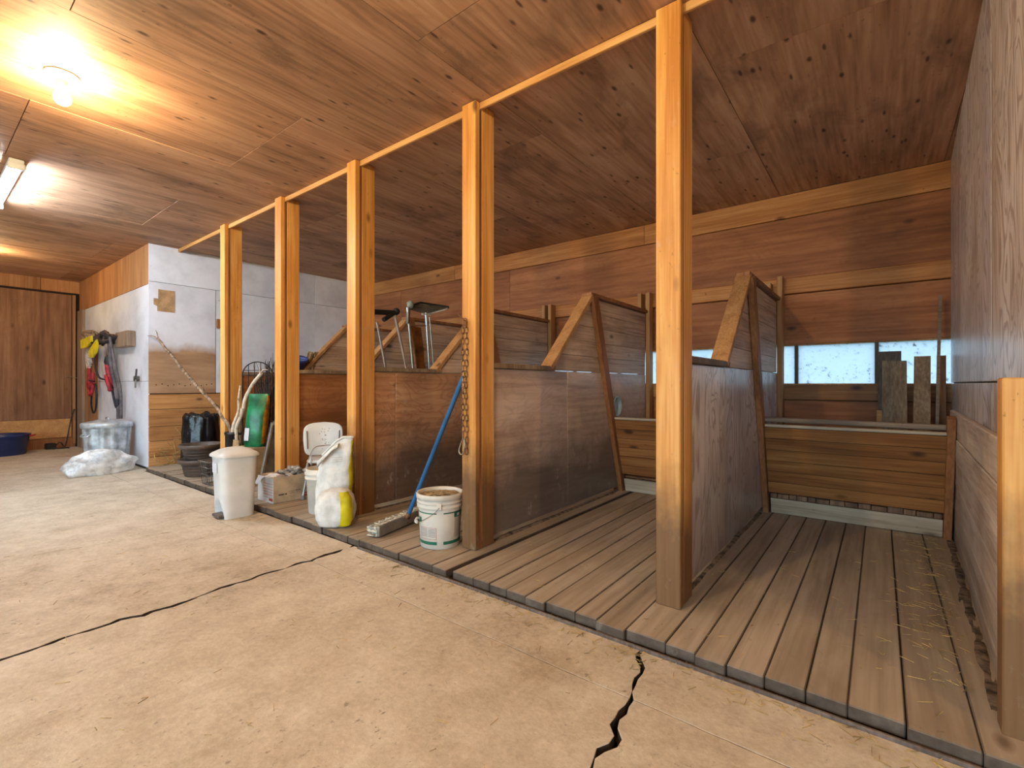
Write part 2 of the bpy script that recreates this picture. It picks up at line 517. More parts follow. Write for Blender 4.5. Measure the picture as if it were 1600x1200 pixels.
m_wplast = plain('white_plastic', (226, 224, 220), .4, 0, .05, 3)
m_wplast2 = plain('aged_white_plastic', (222, 214, 200), .4, 0, .06, 4)
m_woven = plain('white_woven_bag', (228, 226, 220), .5, 0, .06, 14, .9)
m_yellow = plain('yellow_print', (222, 208, 20), .45, 0, .06, 8)
m_brownpot = plain('brown_plastic_pot', (92, 77, 69), .5, 0, .15, 6)
m_black = plain('black_plastic', (26, 26, 28), .35, 0, .2, 6)
m_blackbag = plain('black_polythene', (24, 24, 27), .22, 0, .3, 9, .7)
m_blue = plain('navy_blue_plastic', (26, 44, 96), .35, 0, .12, 4)
m_bluepot = plain('blue_plastic', (46, 62, 128), .4, 0, .1, 5)
m_bluepole = plain('blue_painted_metal', (40, 104, 158), .35, 0, .08, 6)
m_bristle = plain('cream_bristle', (216, 210, 190), .8, 0, .25, 40, .8)
m_alu = plain('dull_aluminium', (176, 174, 168), .4, .75, .12, 7)
m_galv = plain('galvanised_steel', (208, 216, 222), .4, .45, .14, 9)
m_chrome = plain('chrome', (214, 214, 216), .15, 1.0, .05, 5)
m_rust = plain('rusty_steel', (150, 108, 76), .7, .3, .3, 40, .5)
m_zinc = plain('zinc_steel', (190, 178, 160), .35, .9, .1, 10)
m_card = plain('cardboard', (200, 178, 148), .8, 0, .08, 7)
m_carddark = plain('cardboard_tan', (170, 136, 96), .8, 0, .1, 7)
m_cardwhite = plain('white_printed_card', (220, 222, 226), .6, 0, .06, 7)
m_red = plain('red_print', (190, 52, 38), .5, 0, .08, 9)
m_ink = plain('dark_print', (52, 48, 48), .6)
m_greyink = plain('grey_print', (150, 140, 134), .6)
m_green = plain('green_print', (28, 104, 78), .45, 0, .08, 7)
m_greenbag = plain('green_bag_film', (26, 132, 82), .3, 0, .18, 9, .5)
m_orangebag = plain('orange_bag_print', (214, 142, 34), .35, 0, .25, 11, .4)
m_stone = plain('pale_grey_lump', (196, 190, 182), .85, 0, .25, 22, .8)
m_bark = NT('birch_bark')
_f = m_bark.noise(m_bark.coords((10, 10, 26)), 1.0, 4, .6)
m_bark = m_bark.done(m_bark.ramp(_f, [(.34, lin((96, 78, 64))), (.42, lin((204, 188, 168))), (.7, lin((226, 214, 198)))]), .8)
m_barkd = plain('brown_bark', (172, 140, 112), .85, 0, .3, 26)
m_twig = plain('dark_twig', (88, 66, 56), .85, 0, .3, 20)
m_straw = plain('straw', (206, 176, 110), .8, 0, .2, 20)
m_corn = plain('broomcorn', (190, 160, 112), .8, 0, .25, 30, .6)
m_wire = plain('grey_wire', (120, 118, 116), .4, .8)
m_blackfoam = plain('black_foam', (22, 21, 22), .7)
m_leather = plain('brown_leather', (130, 80, 32), .45, 0, .25, 8)
m_strap = plain('grey_brown_strap', (110, 100, 104), .6, 0, .2, 12)
m_darknylon = plain('dark_nylon', (48, 48, 62), .6, 0, .2, 20)
m_rednylon = plain('red_nylon', (190, 46, 60), .6, 0, .15, 20)
m_ropew = plain('white_rope', (206, 196, 188), .8, 0, .15, 30)
m_yelfab = plain('yellow_vinyl', (236, 214, 30), .45, 0, .08, 8)
m_bricke = wood('wood_end_block', (84, 56, 38), (128, 96, 70), (156, 122, 92), 'z', 2.0, 0, var=.5)
m_porc = plain('white_porcelain', (232, 228, 220), .25, 0, .03)
m_lampmetal = plain('white_lamp_housing', (222, 224, 228), .4, 0, .03)
m_paper = plain('brown_kraft_patch', (186, 146, 104), .75, 0, .1, 12)
m_screen = plain('grey_sheet', (120, 118, 112), .45, .3, .15, 10)
m_pipe = wood('grey_pole', (110, 92, 76), (140, 120, 102), (160, 142, 124), 'x', 1.0, .1, var=.05)
m_dusty = wood('dusty_board', (104, 84, 66), (140, 118, 94), (170, 150, 124), 'z', 1.0, .1, stain=.5, staincol=(88, 68, 52), var=.1, scuff=.8)
m_greyboard = wood('grey_board', (70, 60, 54), (98, 86, 78), (122, 108, 98), 'z', 1.0, .1, var=.1)
m_paleblue = plain('pale_blue_grey_plastic', (168, 186, 190), .4, 0, .1, 6)

# ============================================================ STRUCTURE
ZC = 2.615       # ceiling
ZP = .045        # stall platform
XL, XW, XB = -10.1, -6.65, 4.0    # left wall, white wall, far right end of the barn
YF, YWL, YB = -4.6, 1.76, 4.66    # wall behind the camera, white wall's aisle side, back wall

# ---- concrete floor: slabs parted by ragged cracks
floor = struct(MB().box((XL - .2, YF - .2, -.14), (XB + .2, YB + .3, -.05), .001).build('floor', m_dark))
def ragged(p0, p1, amp, seed, n):
    p0 = Vector(p0); p1 = Vector(p1); d = p1 - p0; nrm = Vector((-d.y, d.x)).normalized()
    out = []
    for i in range(n):
        t = i / n
        q = p0 + d * t
        a = amp * (noise.noise(Vector((q.x * 3 + seed, q.y * 3, seed))) * 1.3 + noise.noise(Vector((q.x * 14, q.y * 14, seed + 5))) * .7)
        a += .35 * abs(amp) * noise.noise(Vector((q.x * 22 + (31 if amp < 0 else 0), q.y * 22, seed)))
        if i == 0: a = 0
        out.append(q + nrm * a)
    return out
def slab(cs, amps, seeds):
    """cs: four corners counter-clockwise; amps: raggedness of the four sides"""
    pts = []
    for i in range(4):
        L = (Vector(cs[(i + 1) % 4]) - Vector(cs[i])).length
        pts += ragged(cs[i], cs[(i + 1) % 4], amps[i], seeds[i], max(2, int(L / .035)) if amps[i] else 2)
    c = sum((Vector(p) for p in cs), Vector((0, 0))) / 4
    n = len(pts)
    def inset(d):
        o = []
        for i, p in enumerate(pts):
            t = (pts[(i + 1) % n] - pts[i - 1]).normalized()
            o.append(p + Vector((-t.y, t.x)) * d)
        return o
    top = [(p.x, p.y, 0) for p in inset(.0015)]
    mid = [(p.x, p.y, -.002) for p in pts]
    bot = [(p.x, p.y, -.05) for p in pts]
    b = MB()
    F = [list(range(n))]
    for i in range(n):
        j = (i + 1) % n
        F.append([n + i, n + j, j, i]); F.append([2 * n + i, 2 * n + j, n + j, n + i])
    b.add(top + mid + bot, F)
    ob = b.build('concrete_slab', [m_conc, m_crack], floor)
    for i, pl in enumerate(ob.data.polygons):
        if i > 0 and i % 2 == 0: pl.material_index = 1
    return ob
YJ, YP = 1.415, 1.712
cracks = [  # (x at y=YF side, x at YJ, x at YP, half gap, raggedness)
    (XL, XL, XL, 0, 0), (-6.2, -6.15, -6.1, .001, .004), (-4.62, -3.76, -3.72, .003, .03), (-2.45, -2.53, -2.56, .0125, .03),
    (-.42, -.62, -.70, .007, .045), (1.5, 1.5, 1.5, .003, .01), (XB, XB, XB, 0, 0)]
for i in range(len(cracks) - 1):
    a, b = cracks[i], cracks[i + 1]
    y_mid = .3 if False else YF
    # aisle slab (crack positions are straight from YF to the joint)
    slab([(a[0] + a[3], YF), (b[0] - b[3], YF), (b[1] - b[3], YJ - .0015), (a[1] + a[3], YJ - .0015)], [0, b[4], -.003, -a[4]], [i + 1, i + 1.5, 40, i + .5])
    if b[2] > XW + .4:
        slab([(max(a[1], XW) + a[3], YJ + .0015), (b[1] - b[3], YJ + .0015), (b[2] - b[3], YP - .004), (max(a[2], XW) + a[3], YP - .004)], [.003, b[4], -.004, -a[4]], [40, i + 1.5, 60, i + .5])
slab([(XL, YJ + .0015), (XW - .003, YJ + .0015), (XW - .003, YWL), (XL, YWL)], [.003, 0, 0, 0], [40, 1, 1, 1])

# ---- stall platform of planks running into the stalls
plat = MB().box((XW, YP + .012, -.045), (.5, YB, -.002), .001).build('floor_platform', m_dark)
struct(plat)
x = XW + .01
GUT = -1.735
k = 0
rng = random.Random(3)
while x < .44:
    wd = rng.uniform(.095, .155)
    if x < GUT < x + wd + .06:
        wd = GUT - .018 - x
        nx = GUT + .018
        if wd < .04: x = nx; continue
    else: nx = x + wd + rng.choice((.0015, .002, .003))
    x1 = min(x + wd, .44)
    dz = rng.uniform(-.003, .002); dy = rng.uniform(-.008, .012)
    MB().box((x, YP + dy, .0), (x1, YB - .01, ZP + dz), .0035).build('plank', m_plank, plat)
    x = nx
# thin timber strip along the platform's foot
bb = MB().box((-2.5, YP - .022, -.01), (.45, YP - .009, .012), .003).build('edge_strip', m_greyboard, plat)

# ---- ceiling of plywood sheets
ceil = struct(MB().box((XL - .2, YF - .2, ZC + .016), (XB + .2, YB + .3, ZC + .1), .001).build('ceiling', m_dark))
xs0 = -.68
for k in range(-9, 5):
    xa, xb = xs0 + 1.05 * k, xs0 + 1.05 * (k + 1)
    xa2, xb2 = max(xa, XL), min(xb, XB)
    if xb2 - xa2 < .05: continue
    off = 2.55 if k % 2 == 0 else 1.50
    for j in range(-4, 3):
        ya, yb = off + 2.1 * j, off + 2.1 * (j + 1)
        ya2, yb2 = max(ya, YF), min(yb, YB)
        if yb2 - ya2 < .05: continue
        dz = rng.uniform(0, .003)
        MB().box((xa2 + .002, ya2 + .002, ZC + dz), (xb2 - .002, yb2 - .002, ZC + .015), .0006).build('plywood_sheet', m_ceil, ceil)

# ---- walls out of view; front wall has an opening added to brighten the stalls
wf = struct(MB().box((XL - .2, YF - .12, -.05), (-5.4, YF, ZC), .002).build('wall_front', m_door))
MB().box((3.0, YF - .12, -.05), (XB + .2, YF, ZC), .002).build('end_panel', m_door, wf)
MB().box((-5.4, YF - .12, 2.45), (3.0, YF, ZC), .002).build('lintel', m_brace, wf)  # wall strip above the added daylight opening
struct(MB().box((XB, YF, -.05), (XB + .12, 1.9, ZC), .002).build('wall_end', m_door))
struct(MB().box((.47, 1.9, -.05), (XB + .12, 2.0, ZC), .002).build('wall_tack_room', m_door))

# ---- left wall with a large plywood door
wl = struct(MB().box((XL - .12, YF, -.05), (XL - .02, YWL + .02, ZC), .002).build('wall_left', m_dark))
MB().box((XL - .02, YF, 2.43), (XL + .012, 1.30, ZC), .003).build('header_board', m_brownply, wl)
MB().box((XL - .02, 1.305, 2.43), (XL + .010, YWL, ZC), .003).build('header_board', m_orange, wl)
MB().box((XL - .02, YF, 2.405), (XL + .02, 1.70, 2.428), .003).build('door_track', m_dark, wl)
for a, b in ((-4.6, -1.35), (-1.345, 1.655)):
    MB().box((XL - .02, a, .455), (XL, b, 2.40), .003).build('plywood_panel', m_door, wl)
MB().box((XL - .02, YF, .16), (XL + .01, 1.655, .452), .004).build('kick_board', m_boardx, wl)
MB().box((XL - .02, YF, 0), (XL - .004, 1.70, .155), .004).build('sill', m_stud, wl)
MB().box((XL - .02, 1.662, .05), (XL + .03, 1.70, 2.40), .004).build('door_jamb', m_brownply, wl)

# ---- tack wall (aisle side of the white room)
wt = struct(MB().box((XL, YWL, -.05), (XW - .03, YWL + .08, ZC), .002).build('wall_tack', m_dark))
MB().box((XL + .012, YWL - .014, 2.152), (XW - .004, YWL, ZC), .003).build('plywood_panel', m_orange, wt)
MB().box((-9.72, YWL - .012, 1.03), (XW - .002, YWL, 2.148), .003).build('white_sheet', m_white, wt)
MB().box((-8.92, YWL - .012, .03), (XW - .002, YWL, 1.026), .003).build('white_sheet', m_white, wt)
MB().box((-9.72, YWL - .014, .02), (-8.93, YWL, 1.75), .003).build('bare_panel', m_brownply, wt)
MB().box((XL + .03, YWL - .045, 0), (-9.73, YWL, 2.15), .004).build('stud', m_greystud, wt)

# ---- white wall that closes the stall row
ww = struct(MB().box((XW - .03, YWL, -.05), (XW - .012, YB, ZC), .002).build('wall_white', m_dark))
for (ya, yb) in ((YWL - .012, 3.78), (3.784, YB)):
    MB().box((XW - .012, ya, 2.185), (XW, yb, ZC), .002).build('white_sheet', m_white, ww)
for (ya, yb) in ((YWL - .012, 2.444), (2.452, 3.78), (3.784, YB)):
    MB().box((XW - .012, ya, .885), (XW, yb, 2.181), .002).build('white_sheet', m_white_bare if ya < 2 else m_white, ww)
zz = 0.0
for k, h in enumerate((.15, .18, .17, .20, .175)):
    MB().box((XW - .012, YWL - .012, zz + .002), (XW + rng.uniform(.004, .01), YB, zz + h - .002), .003).build('plank', m_lplank, ww)
    zz += h
MB().box((XW, 2.45, 1.70), (XW + .03, 2.49, 1.82), .006).build('latch_block', m_stud, ww)
for k in range(11): MB().lathe([(.007, 0), (.005, .002)], (XW + .0006, 1.82 + .058 * k, .985 + .012 * math.sin(k * 2.1)), 8, False, True, Matrix.Rotation(R(90), 3, 'Y')).build('nail_head', m_dark, ww)
MB().prism([(XW + .004, 1.84, 2.10), (XW + .004, 2.0, 2.10), (XW + .004, 2.0, 1.845), (XW + .004, 1.83, 1.845), (XW + .004, 1.83, 1.90),
            (XW + .004, 1.795, 1.92), (XW + .004, 1.795, 1.99), (XW + .004, 1.84, 1.99)], .005, 'x').build('kraft_patch', m_paper, ww)

# ---- back wall: boards, plywood and the window band
WZ0, WZ1 = .985, 1.335
wb = struct(MB().box((XW, YB + .08, -.05), (.6, YB + .1, WZ0 - .02), .002).build('wall_back', m_dark))
MB().box((XW, YB + .08, WZ1 + .02), (.6, YB + .1, ZC), .002).build('sheathing', m_dark, wb)
def xsplit(lo, hi, cuts):
    c_ = [lo] + [c for c in cuts if lo < c < hi] + [hi]
    return list(zip(c_[:-1], c_[1:]))
for a, b in xsplit(XW, .43, (-4.6, -1.9)):
    MB().box((a + .001, YB - .012, 2.415), (b - .001, YB + .08, ZC), .004).build('top_board', m_backboard, wb)
for a, b in xsplit(XW, .43, (-5.75, -3.65, -1.55)):
    MB().box((a + .001, YB + .0, 1.90), (b - .001, YB + .08, 2.412), .003).build('plywood_panel', m_plyb, wb)
for a, b in xsplit(XW, .43, (-4.1, -.70)):
    MB().box((a + .001, YB - .02, 1.765), (b - .001, YB + .08, 1.897), .004).build('rail_board', m_backboard, wb)
for a, b in xsplit(XW, .43, (-5.25, -4.1, -2.95, -1.80, -.70)):
    MB().box((a + .001, YB + .02, WZ1), (b - .001, YB + .08, 1.762), .003).build('plywood_panel', m_plyb, wb)
for a, b in xsplit(XW, .43, (-4.1, -1.80, -.70)):
    MB().box((a + .001, YB - .02, .862), (b - .001, YB + .08, WZ0), .004).build('sill_board', m_boardx if a < -.8 else m_manger, wb)
for a, b in xsplit(XW, .43, (-5.25, -2.95, -.70)):
    MB().box((a + .001, YB + .02, .0), (b - .001, YB + .08, .858), .003).build('plywood_panel', m_plyb, wb)

PX = [-.66, -1.815, -2.976, -4.067, -5.22]        # right edge of each post, nearest first
# windows, one per stall, of panes between mullions
edges = [.43] + [p - .05 for p in PX] + [XW]
for i in range(6):
    b, a = edges[i], edges[i + 1]
    fr = MB()
    fr.box((a, YB + .03, WZ0), (b, YB + .075, WZ0 + .014), .002)
    fr.box((a, YB + .03, WZ1 - .012), (b, YB + .075, WZ1), .002)
    wn = struct(fr.build('window_%d' % (i + 1), m_brace))
    cuts = [c for c in [-.02 - .545 * q for q in range(13)] if a + .06 < c < b - .06]
    for c in cuts:
        MB().box((c - .013, YB + .028, WZ0 + .012), (c + .013, YB + .078, WZ1 - .01), .002).build('mullion', m_greyboard, wn)
    for u, v in xsplit(a, b, sorted(cuts)):
        MB().box((u + .002, YB + .050, WZ0 + .004), (v - .002, YB + .056, WZ1 - .003), .001).build('pane', m_pane, wn)
struct(MB().box((-60, -60, -.4), (60, 60, -.16), .01).build('ground_outside', m_ground))

# ---- right wall (very slightly out of square)
def xr(y): return .312 + (y - 1.9) * .0338
TH = -math.atan(.0338)
MR = Matrix.Rotation(TH, 3, 'Z')
def rbox(y0, y1, z0, z1, th=.0, back=.07, ch=.003):
    """box on the right wall: face proud by th"""
    yc = (y0 + y1) / 2; xc = xr(yc)
    lo = Vector((xc - th, y0, z0)); hi = Vector((xc + back, y1, z1))
    return MB().box(lo, hi, ch, MR)
wr = struct(rbox(1.86, 4.72, -.05, ZC, -.02, .13, .002).build('wall_right', m_dark))
rbox(1.86, 2.535, 1.005, ZC, 0, .03).build('plywood_panel', m_swirl, wr)
rbox(2.54, 4.66, 1.005, ZC, 0, .03).build('plywood_panel', m_swirl, wr)
rbox(1.86, 2.535, .80, 1.0, 0, .03).build('plywood_panel', m_swirl, wr)
rbox(2.54, 4.66, .80, 1.0, -.003, .03).build('plywood_panel', m_swirl, wr)
for z0, z1, y1 in ((.676, .822, 4.3), (.542, .672, 4.62), (.402, .538, 4.62), (.262, .398, 4.62), (.125, .258, 4.62), (-.0, .121, 4.62)):
    rbox(1.86, y1, z0, z1, .022 + rng.uniform(0, .006), .0, .004).build('plank', m_wallrb, wr)
o = MB().box((.262, 1.83, 0), (.345, 1.905, 1.012), .004).build('stud', m_post, wr)

# ============================================================ TIMBER POSTS, BEAM
beam = MB().box((XW, 2.0385, ZC - .040), (.33, 2.0575, ZC - .001), .003).build('ceiling_beam', m_beam)
tag(beam, 'long thin yellow timber strip under the ceiling along the row of posts', 'beam')
plabels = ['nearest and largest golden timber post, grimy at its foot, splitting the two open stalls',
           'golden timber post with the rusty chain hanging down its front',
           'golden timber post right behind the white feed bags',
           'timber post behind the cardboard box, a small wood block on its side',
           'timber post farthest from the camera, behind the leaning forked branch']
posts = []
fb = MB().box((-.106, -.0, .001), (0, .038, ZC - ZP - .003), .004)
rpm = MB().box((-.100, .058, .001), (-.003, .170, ZC - ZP - .003), .004)
for i, p in enumerate(PX):
    t = thing('timber_post', plabels[i], 'post', (p, 2.0, ZP), 'timber posts along the stall row')
    if i == 0:
        fo = fb.build('front_board', m_post); ro = rpm.build('rear_post', m_post)
        fo.parent = t; ro.parent = t
        seam = MB().box((-.1035, .0382, .002), (-.004, .0578, ZC - ZP - .042), .001).build('spacer', m_stud); seam.parent = t
    else:
        for q in (fo, ro, seam):
            c_ = dup(q, t)
            if i > 2 and q is not seam:
                c_.material_slots[0].link = 'OBJECT'; c_.material_slots[0].material = m_post_clean
    posts.append(t)
bk = MB().box((PX[3] - .128, 2.01, .42), (PX[3] - .107, 2.045, .69), .003).build('block', m_boardx, posts[3])

# ============================================================ STALL PARTITIONS
plab = ['low plywood stall partition beside the nearest post, sheet worn silver grey',
        'low plywood stall partition behind the post with the rusty chain',
        'low plywood stall partition behind the blue broom and bucket',
        'low plywood stall partition behind the white shower chair',
        'low plywood stall partition farthest away, with the blue pot on top']
for i, p in enumerate(PX):
    xc = p - .05
    t = thing('stall_partition', plab[i], 'partition', (xc, 2.18, ZP), 'partitions between the stalls')
    mat = (m_swirl, m_panel, m_panelb, m_panelc, m_panelc)[i]
    YM = 3.35
    if i == 0 or i > 2:
        MB().box((xc - .022, 2.17, .085), (xc + .022, 4.54, 1.088), .003).build('plywood_panel', mat, t)
    else:
        ysp = 2.38 if i == 2 else 3.05
        MB().box((xc - .022, 2.17, .085), (xc + .022, ysp, 1.088), .003).build('plywood_panel', mat, t)
        MB().box((xc - .022, ysp + .003, .085), (xc + .022, 4.54, 1.088), .003).build('plywood_panel', mat, t)
    MB().box((xc - .045, 2.17, 1.090), (xc + .045, 2.86, 1.122), .004).build('cap', m_dusty if i else m_greyboard, t)
    # upper boards, their front ends cut along the brace
    zb = [1.092, 1.215, 1.335, 1.455, 1.575, 1.69]
    def yd(z): return 2.86 + (z - 1.10) * .95
    for a, b in zip(zb[:-1], zb[1:]):
        th = .036 + rng.uniform(-.003, .003)
        MB().prism([(xc, yd(a), a + .0015), (xc, 4.54, a + .0015), (xc, 4.54, b - .0015), (xc, yd(b), b - .0015)], th, 'x').build('board', m_pboard, t)
    MB().beam((xc, 2.80, 1.105), (xc, 3.41, 1.705), .035, .095, (1, 0, 0)).build('brace', m_brace, t)
    MB().box((xc - .045, 3.38, 1.70), (xc + .045, 4.56, 1.73), .004).build('top_cap', m_stud, t)
    for sg in (1, -1):
        MB().beam((xc + sg * .042, 3.965, .05), (xc + sg * .042, 3.425, 1.70), .088, .038, (1, 0, 0)).build('leaning_stud', m_stud, t)
    MB().box((xc + .02, 4.545, .05), (xc + .062, 4.638, 1.905), .004).build('wall_stud', m_brace, t)
    MB().box((xc - .066, 4.545, .05), (xc - .024, 4.638, 1.905 if i else 1.86), .004).build('wall_stud', m_brace, t)

# ============================================================ MANGERS
def manger(xl, xr_, label, n, rail, blocks):
    t = thing('feed_manger', label, 'manger', ((xl + xr_) / 2, 3.9, ZP))
    def yf(z): return 3.955 - (z - ZP) * .325
    z0, z1 = .205, .69
    hs = (z1 - z0) / n
    for k in range(n):
        a, b = z0 + hs * k + .0015, z0 + hs * (k + 1) - .0015
        pr = rng.uniform(-.003, .003)
        dl, dr = .006 - (.0), .006
        MB().prism([((xl + xr_) / 2, yf(a) + pr, a), ((xl + xr_) / 2, yf(b) + pr, b), ((xl + xr_) / 2, yf(b) + .03, b), ((xl + xr_) / 2, yf(a) + .03, a)], xr_ - xl, 'x').build('plank', m_manger, t)
    MB().box((xl, yf(.69) - .006, .692), (xr_, yf(.69) + .034, .712), .004).build('top_board', m_pale, t)
    MB().prism([((xl + xr_) / 2, yf(.05) - .004, .048), ((xl + xr_) / 2, yf(.155) - .004, .16), ((xl + xr_) / 2, yf(.155) + .03, .16), ((xl + xr_) / 2, yf(.05) + .03, .048)], xr_ - xl - .02, 'x').build('kick_board', m_pale, t)
    if blocks:
        x_ = xl + .01
        while x_ < xr_ - .03:
            wd = rng.uniform(.045, .085); x2 = min(x_ + wd, xr_ - .01)
            y_ = yf(.18) + rng.uniform(.0, .014)
            MB().box((x_, y_, .163), (x2 - .003, y_ + .06, .200 + rng.uniform(-.008, .002)), .003).build('block', m_bricke, t)
            x_ = x2
    MB().box((xl, yf(.2) + .06, .162), (xr_, 4.64, .18), .003).build('bottom_board', m_stud, t)
    MB().box((xl, 4.60, .18), (xr_, 4.64, .5), .003).build('rear_board', m_stud, t)
    if rail:
        MB().tube([(xl - .003, 3.80, .742), (xr_ + .01, 3.80, .735)], .018, 10).build('rail', m_pipe, t)
        MB().prism([(xl - .012, 3.80, .76), (xl - .012, 3.83, .76), (xl - .012, 3.83, .60), (xl - .012, 3.77, .62)], .02, 'x').build('bracket', m_stud, t)
        for xx, zt in ((xr_ + .012, .80),):
            MB().beam((xx, 3.955, .05), (xx, 3.72, zt), .07, .038, (1, 0, 0)).build('end_stud', m_stud, t)
    return t
manger(-.645, xr(3.9) - .065, 'planked feed manger with a round rail in the right stall under the window', 6, True, True)
manger(-1.796, -.783, 'planked feed manger in the stall between the two nearest posts', 6, False, False)

# boards standing in the manger
def stand_board(lab, x0, x1, y0, y1, z1, mat, th=.022, lean=.0, cut=0):
    zc = .182
    M = MB()
    xm0 = x0
    b = MB().prism([(x0 - lean, y0, zc), (x1 - lean, y0, zc), (x1, y1, z1 - cut), (x0, y1, z1)], th, (0, 1, 0)).build('loose_board', mat)
    return tag(b, lab, 'board', 'loose boards in the right stall manger')
stand_board('dark grey board leaning on the window, behind a shorter one', -.012, .125, 4.36, 4.56, 1.24, m_greyboard, lean=.0)
stand_board('short brown board leaning on the window in front of a grey one', .013, .155, 4.25, 4.52, 1.17, m_dusty, lean=.005, cut=.004)
stand_board('narrow pale strip of wood standing left of the two window boards', -.02, .012, 4.29, 4.42, .80, m_boardx)
stand_board('dusty pale board leaning right of the window with white scuffs', .195, .285, 4.06, 4.50, 1.195, m_dusty, lean=.03)
stand_board('tall thin stick standing in the corner by the right wall', .332, .35, 4.32, 4.57, 1.63, m_pipe, .018, lean=.045)
stand_board('narrow brown board squeezed behind the tall stick in the corner', .325, .375, 4.50, 4.605, 1.20, m_stud, lean=.01)

# pale disc of a bucket behind the manger stud
Mx = Matrix.Rotation(R(90), 3, 'Y')
b = MB().lathe([(.076, 0), (.084, .03), (.088, .032), (.088, .038), (.080, .038), (.070, .008)], (-1.842, 3.83, .80), 24, True, True, Mx)
tag(b.build('hanging_dish', m_paleblue), 'round pale blue grey dish hung in the manger behind the leaning stud', 'dish')

# ============================================================ LIGHT FITTINGS
m_bulb = {}
def bulb_fixture(x, y, label, watt, col=(1.0, .71, .36)):
    t = thing('ceiling_lampholder', label, 'lamp', (x, y, ZC), 'bare bulb lampholders on the ceiling')
    MB().lathe([(.0005, -.030), (.03, -.030), (.042, -.022), (.066, -.010), (.072, -.002), (.072, .0)][::-1], (x, y, ZC), 24, True, True).build('base', m_porc, t)
    MB().lathe([(.024, -.070), (.024, -.028)][::-1], (x, y, ZC), 16, True, True).build('socket', m_porc, t)
    r = .036
    key = round(watt, 2)
    if key not in m_bulb:
        area = 4 * math.pi * r * r * 1.1
        m_bulb[key] = emit('glowing_bulb', col + (1,), watt / (math.pi * area))
    prof = [(.018, -.072), (.022, -.084), (.032, -.100), (r, -.118), (.033, -.136), (.022, -.149), (.008, -.155)]
    MB().lathe(prof[::-1], (x, y, ZC), 20, True, True).build('bulb', m_bulb[key], t)
    return t
bulb_fixture(-3.39, .52, 'white porcelain lampholder with a lit bare bulb on the ceiling', BULB_W)
bulb_fixture(-8.4, .55, 'lit bare bulb on the ceiling by the brown plywood door', BULB_W * .5)
bulb_fixture(-1.15, .45, 'lit bare bulb on the ceiling in front of the chained post', BULB_W * 1.0)
bulb_fixture(1.9, .3, 'lit bare bulb on the ceiling at the barn end behind the camera', BULB_W)

t = thing('tube_light', 'white tube light on the ceiling at the left edge', 'lamp', (-5.52, .51, ZC))
MB().box((-6.14, .47, ZC - .045), (-4.90, .55, ZC - .001), .006).build('housing', m_lampmetal, t)
MB().box((-4.925, .465, ZC - .075), (-4.90, .555, ZC - .03), .004).build('end_cap', m_lampmetal, t)
MB().box((-6.14, .465, ZC - .075), (-6.115, .555, ZC - .03), .004).build('end_cap', m_lampmetal, t)
tw = 1.185 * (math.pi * .026) * 1.0
MB().tube([(-6.112, .51, ZC - .058), (-4.927, .51, ZC - .058)], .026, 14).build('diffuser', emit('glowing_tube', (.74, .88, 1, 1), TUBE_W / (math.pi * (2 * math.pi * .026 * 1.185))), t)

# ============================================================ CLUTTER: far left
b = MB(); c = (-9.72, .86, 0)
b.lathe([(.24, .0), (.25, .02), (.285, .255), (.30, .26), (.302, .285), (.285, .287), (.275, .26), (.235, .02), (.02, .018)], c, 32)
t = thing('feed_tub', 'round navy blue feed tub by the plywood door', 'tub', c)
b.build('bowl', m_blue, t)
MB().tube([(-9.60, 1.14, .255), (-9.60, 1.18, .265), (-9.54, 1.175, .27), (-9.52, 1.12, .26)], .012, 8).build('handle', m_red, t)

t = thing('electric_plug', 'black plug box with its cord in the corner by the door', 'plug', (-9.98, 1.42, 0))
MB().box((-10.06, 1.34, .001), (-9.95, 1.46, .09), .01).build('box', m_black, t)
MB().tube(smooth_path([(-9.97, 1.45, .05), (-9.95, 1.50, .10), (-9.96, 1.55, .03), (-9.98, 1.58, .12), (-10.04, 1.64, .45), (-10.05, 1.68, .60)]), .008, 6).build('cord', m_black, t)
MB().tube(smooth_path([(-9.93, 1.40, .02), (-9.90, 1.52, .012), (-9.95, 1.60, .012), (-9.86, 1.58, .012)]), .008, 6).build('loop', m_black, t)
t = thing('door_hook', 'small metal hook and eye holding the plywood door shut', 'hook', (-10.06, 1.62, 1.10))
MB().tube([(-10.09, 1.60, 1.12), (-10.06, 1.60, 1.12), (-10.03, 1.66, 1.10), (-9.99, 1.70, 1.09), (-9.95, 1.715, 1.09)], .006, 6).build('rod', m_zinc, t)
MB().lathe([(.016, 0), (.016, .012), (.006, .02)], (-10.08, 1.60, 1.112), 10).build('eye', m_zinc, t)

# galvanised can
cx, cy = -7.2, 1.492
t = thing('rubbish_can', 'ribbed galvanised steel rubbish can by the white wall', 'bin', (cx, cy, 0))
rings = []
for z, r_ in ((0, .185), (.01, .19), (.05, .192), (.48, .222), (.50, .225)):
    rg = []
    for k in range(96):
        a = 2 * math.pi * k / 96
        rr = r_ + (.006 * math.copysign(abs(math.sin(a * 12)) ** .5, math.sin(a * 12)) if .02 < z < .49 else 0)
        rg.append((cx + rr * math.cos(a), cy + rr * math.sin(a), z))
    rings.append(rg)
MB().loft(rings, True, False, False).build('body', m_galv, t)
MB().lathe([(.228, .485), (.240, .488), (.242, .53), (.232, .545), (.19, .552), (.10, .575), (.01, .58)], (cx, cy, 0), 32, False, True).build('lid', m_galv, t); can_lid = list(t.children)[-1]
MB().tube(smooth_path([(cx - .06, cy, .572), (cx - .05, cy, .60), (cx + .05, cy, .60), (cx + .06, cy, .572)]), .007, 8).build('handle', m_galv, can_lid)
ha = R(-65)
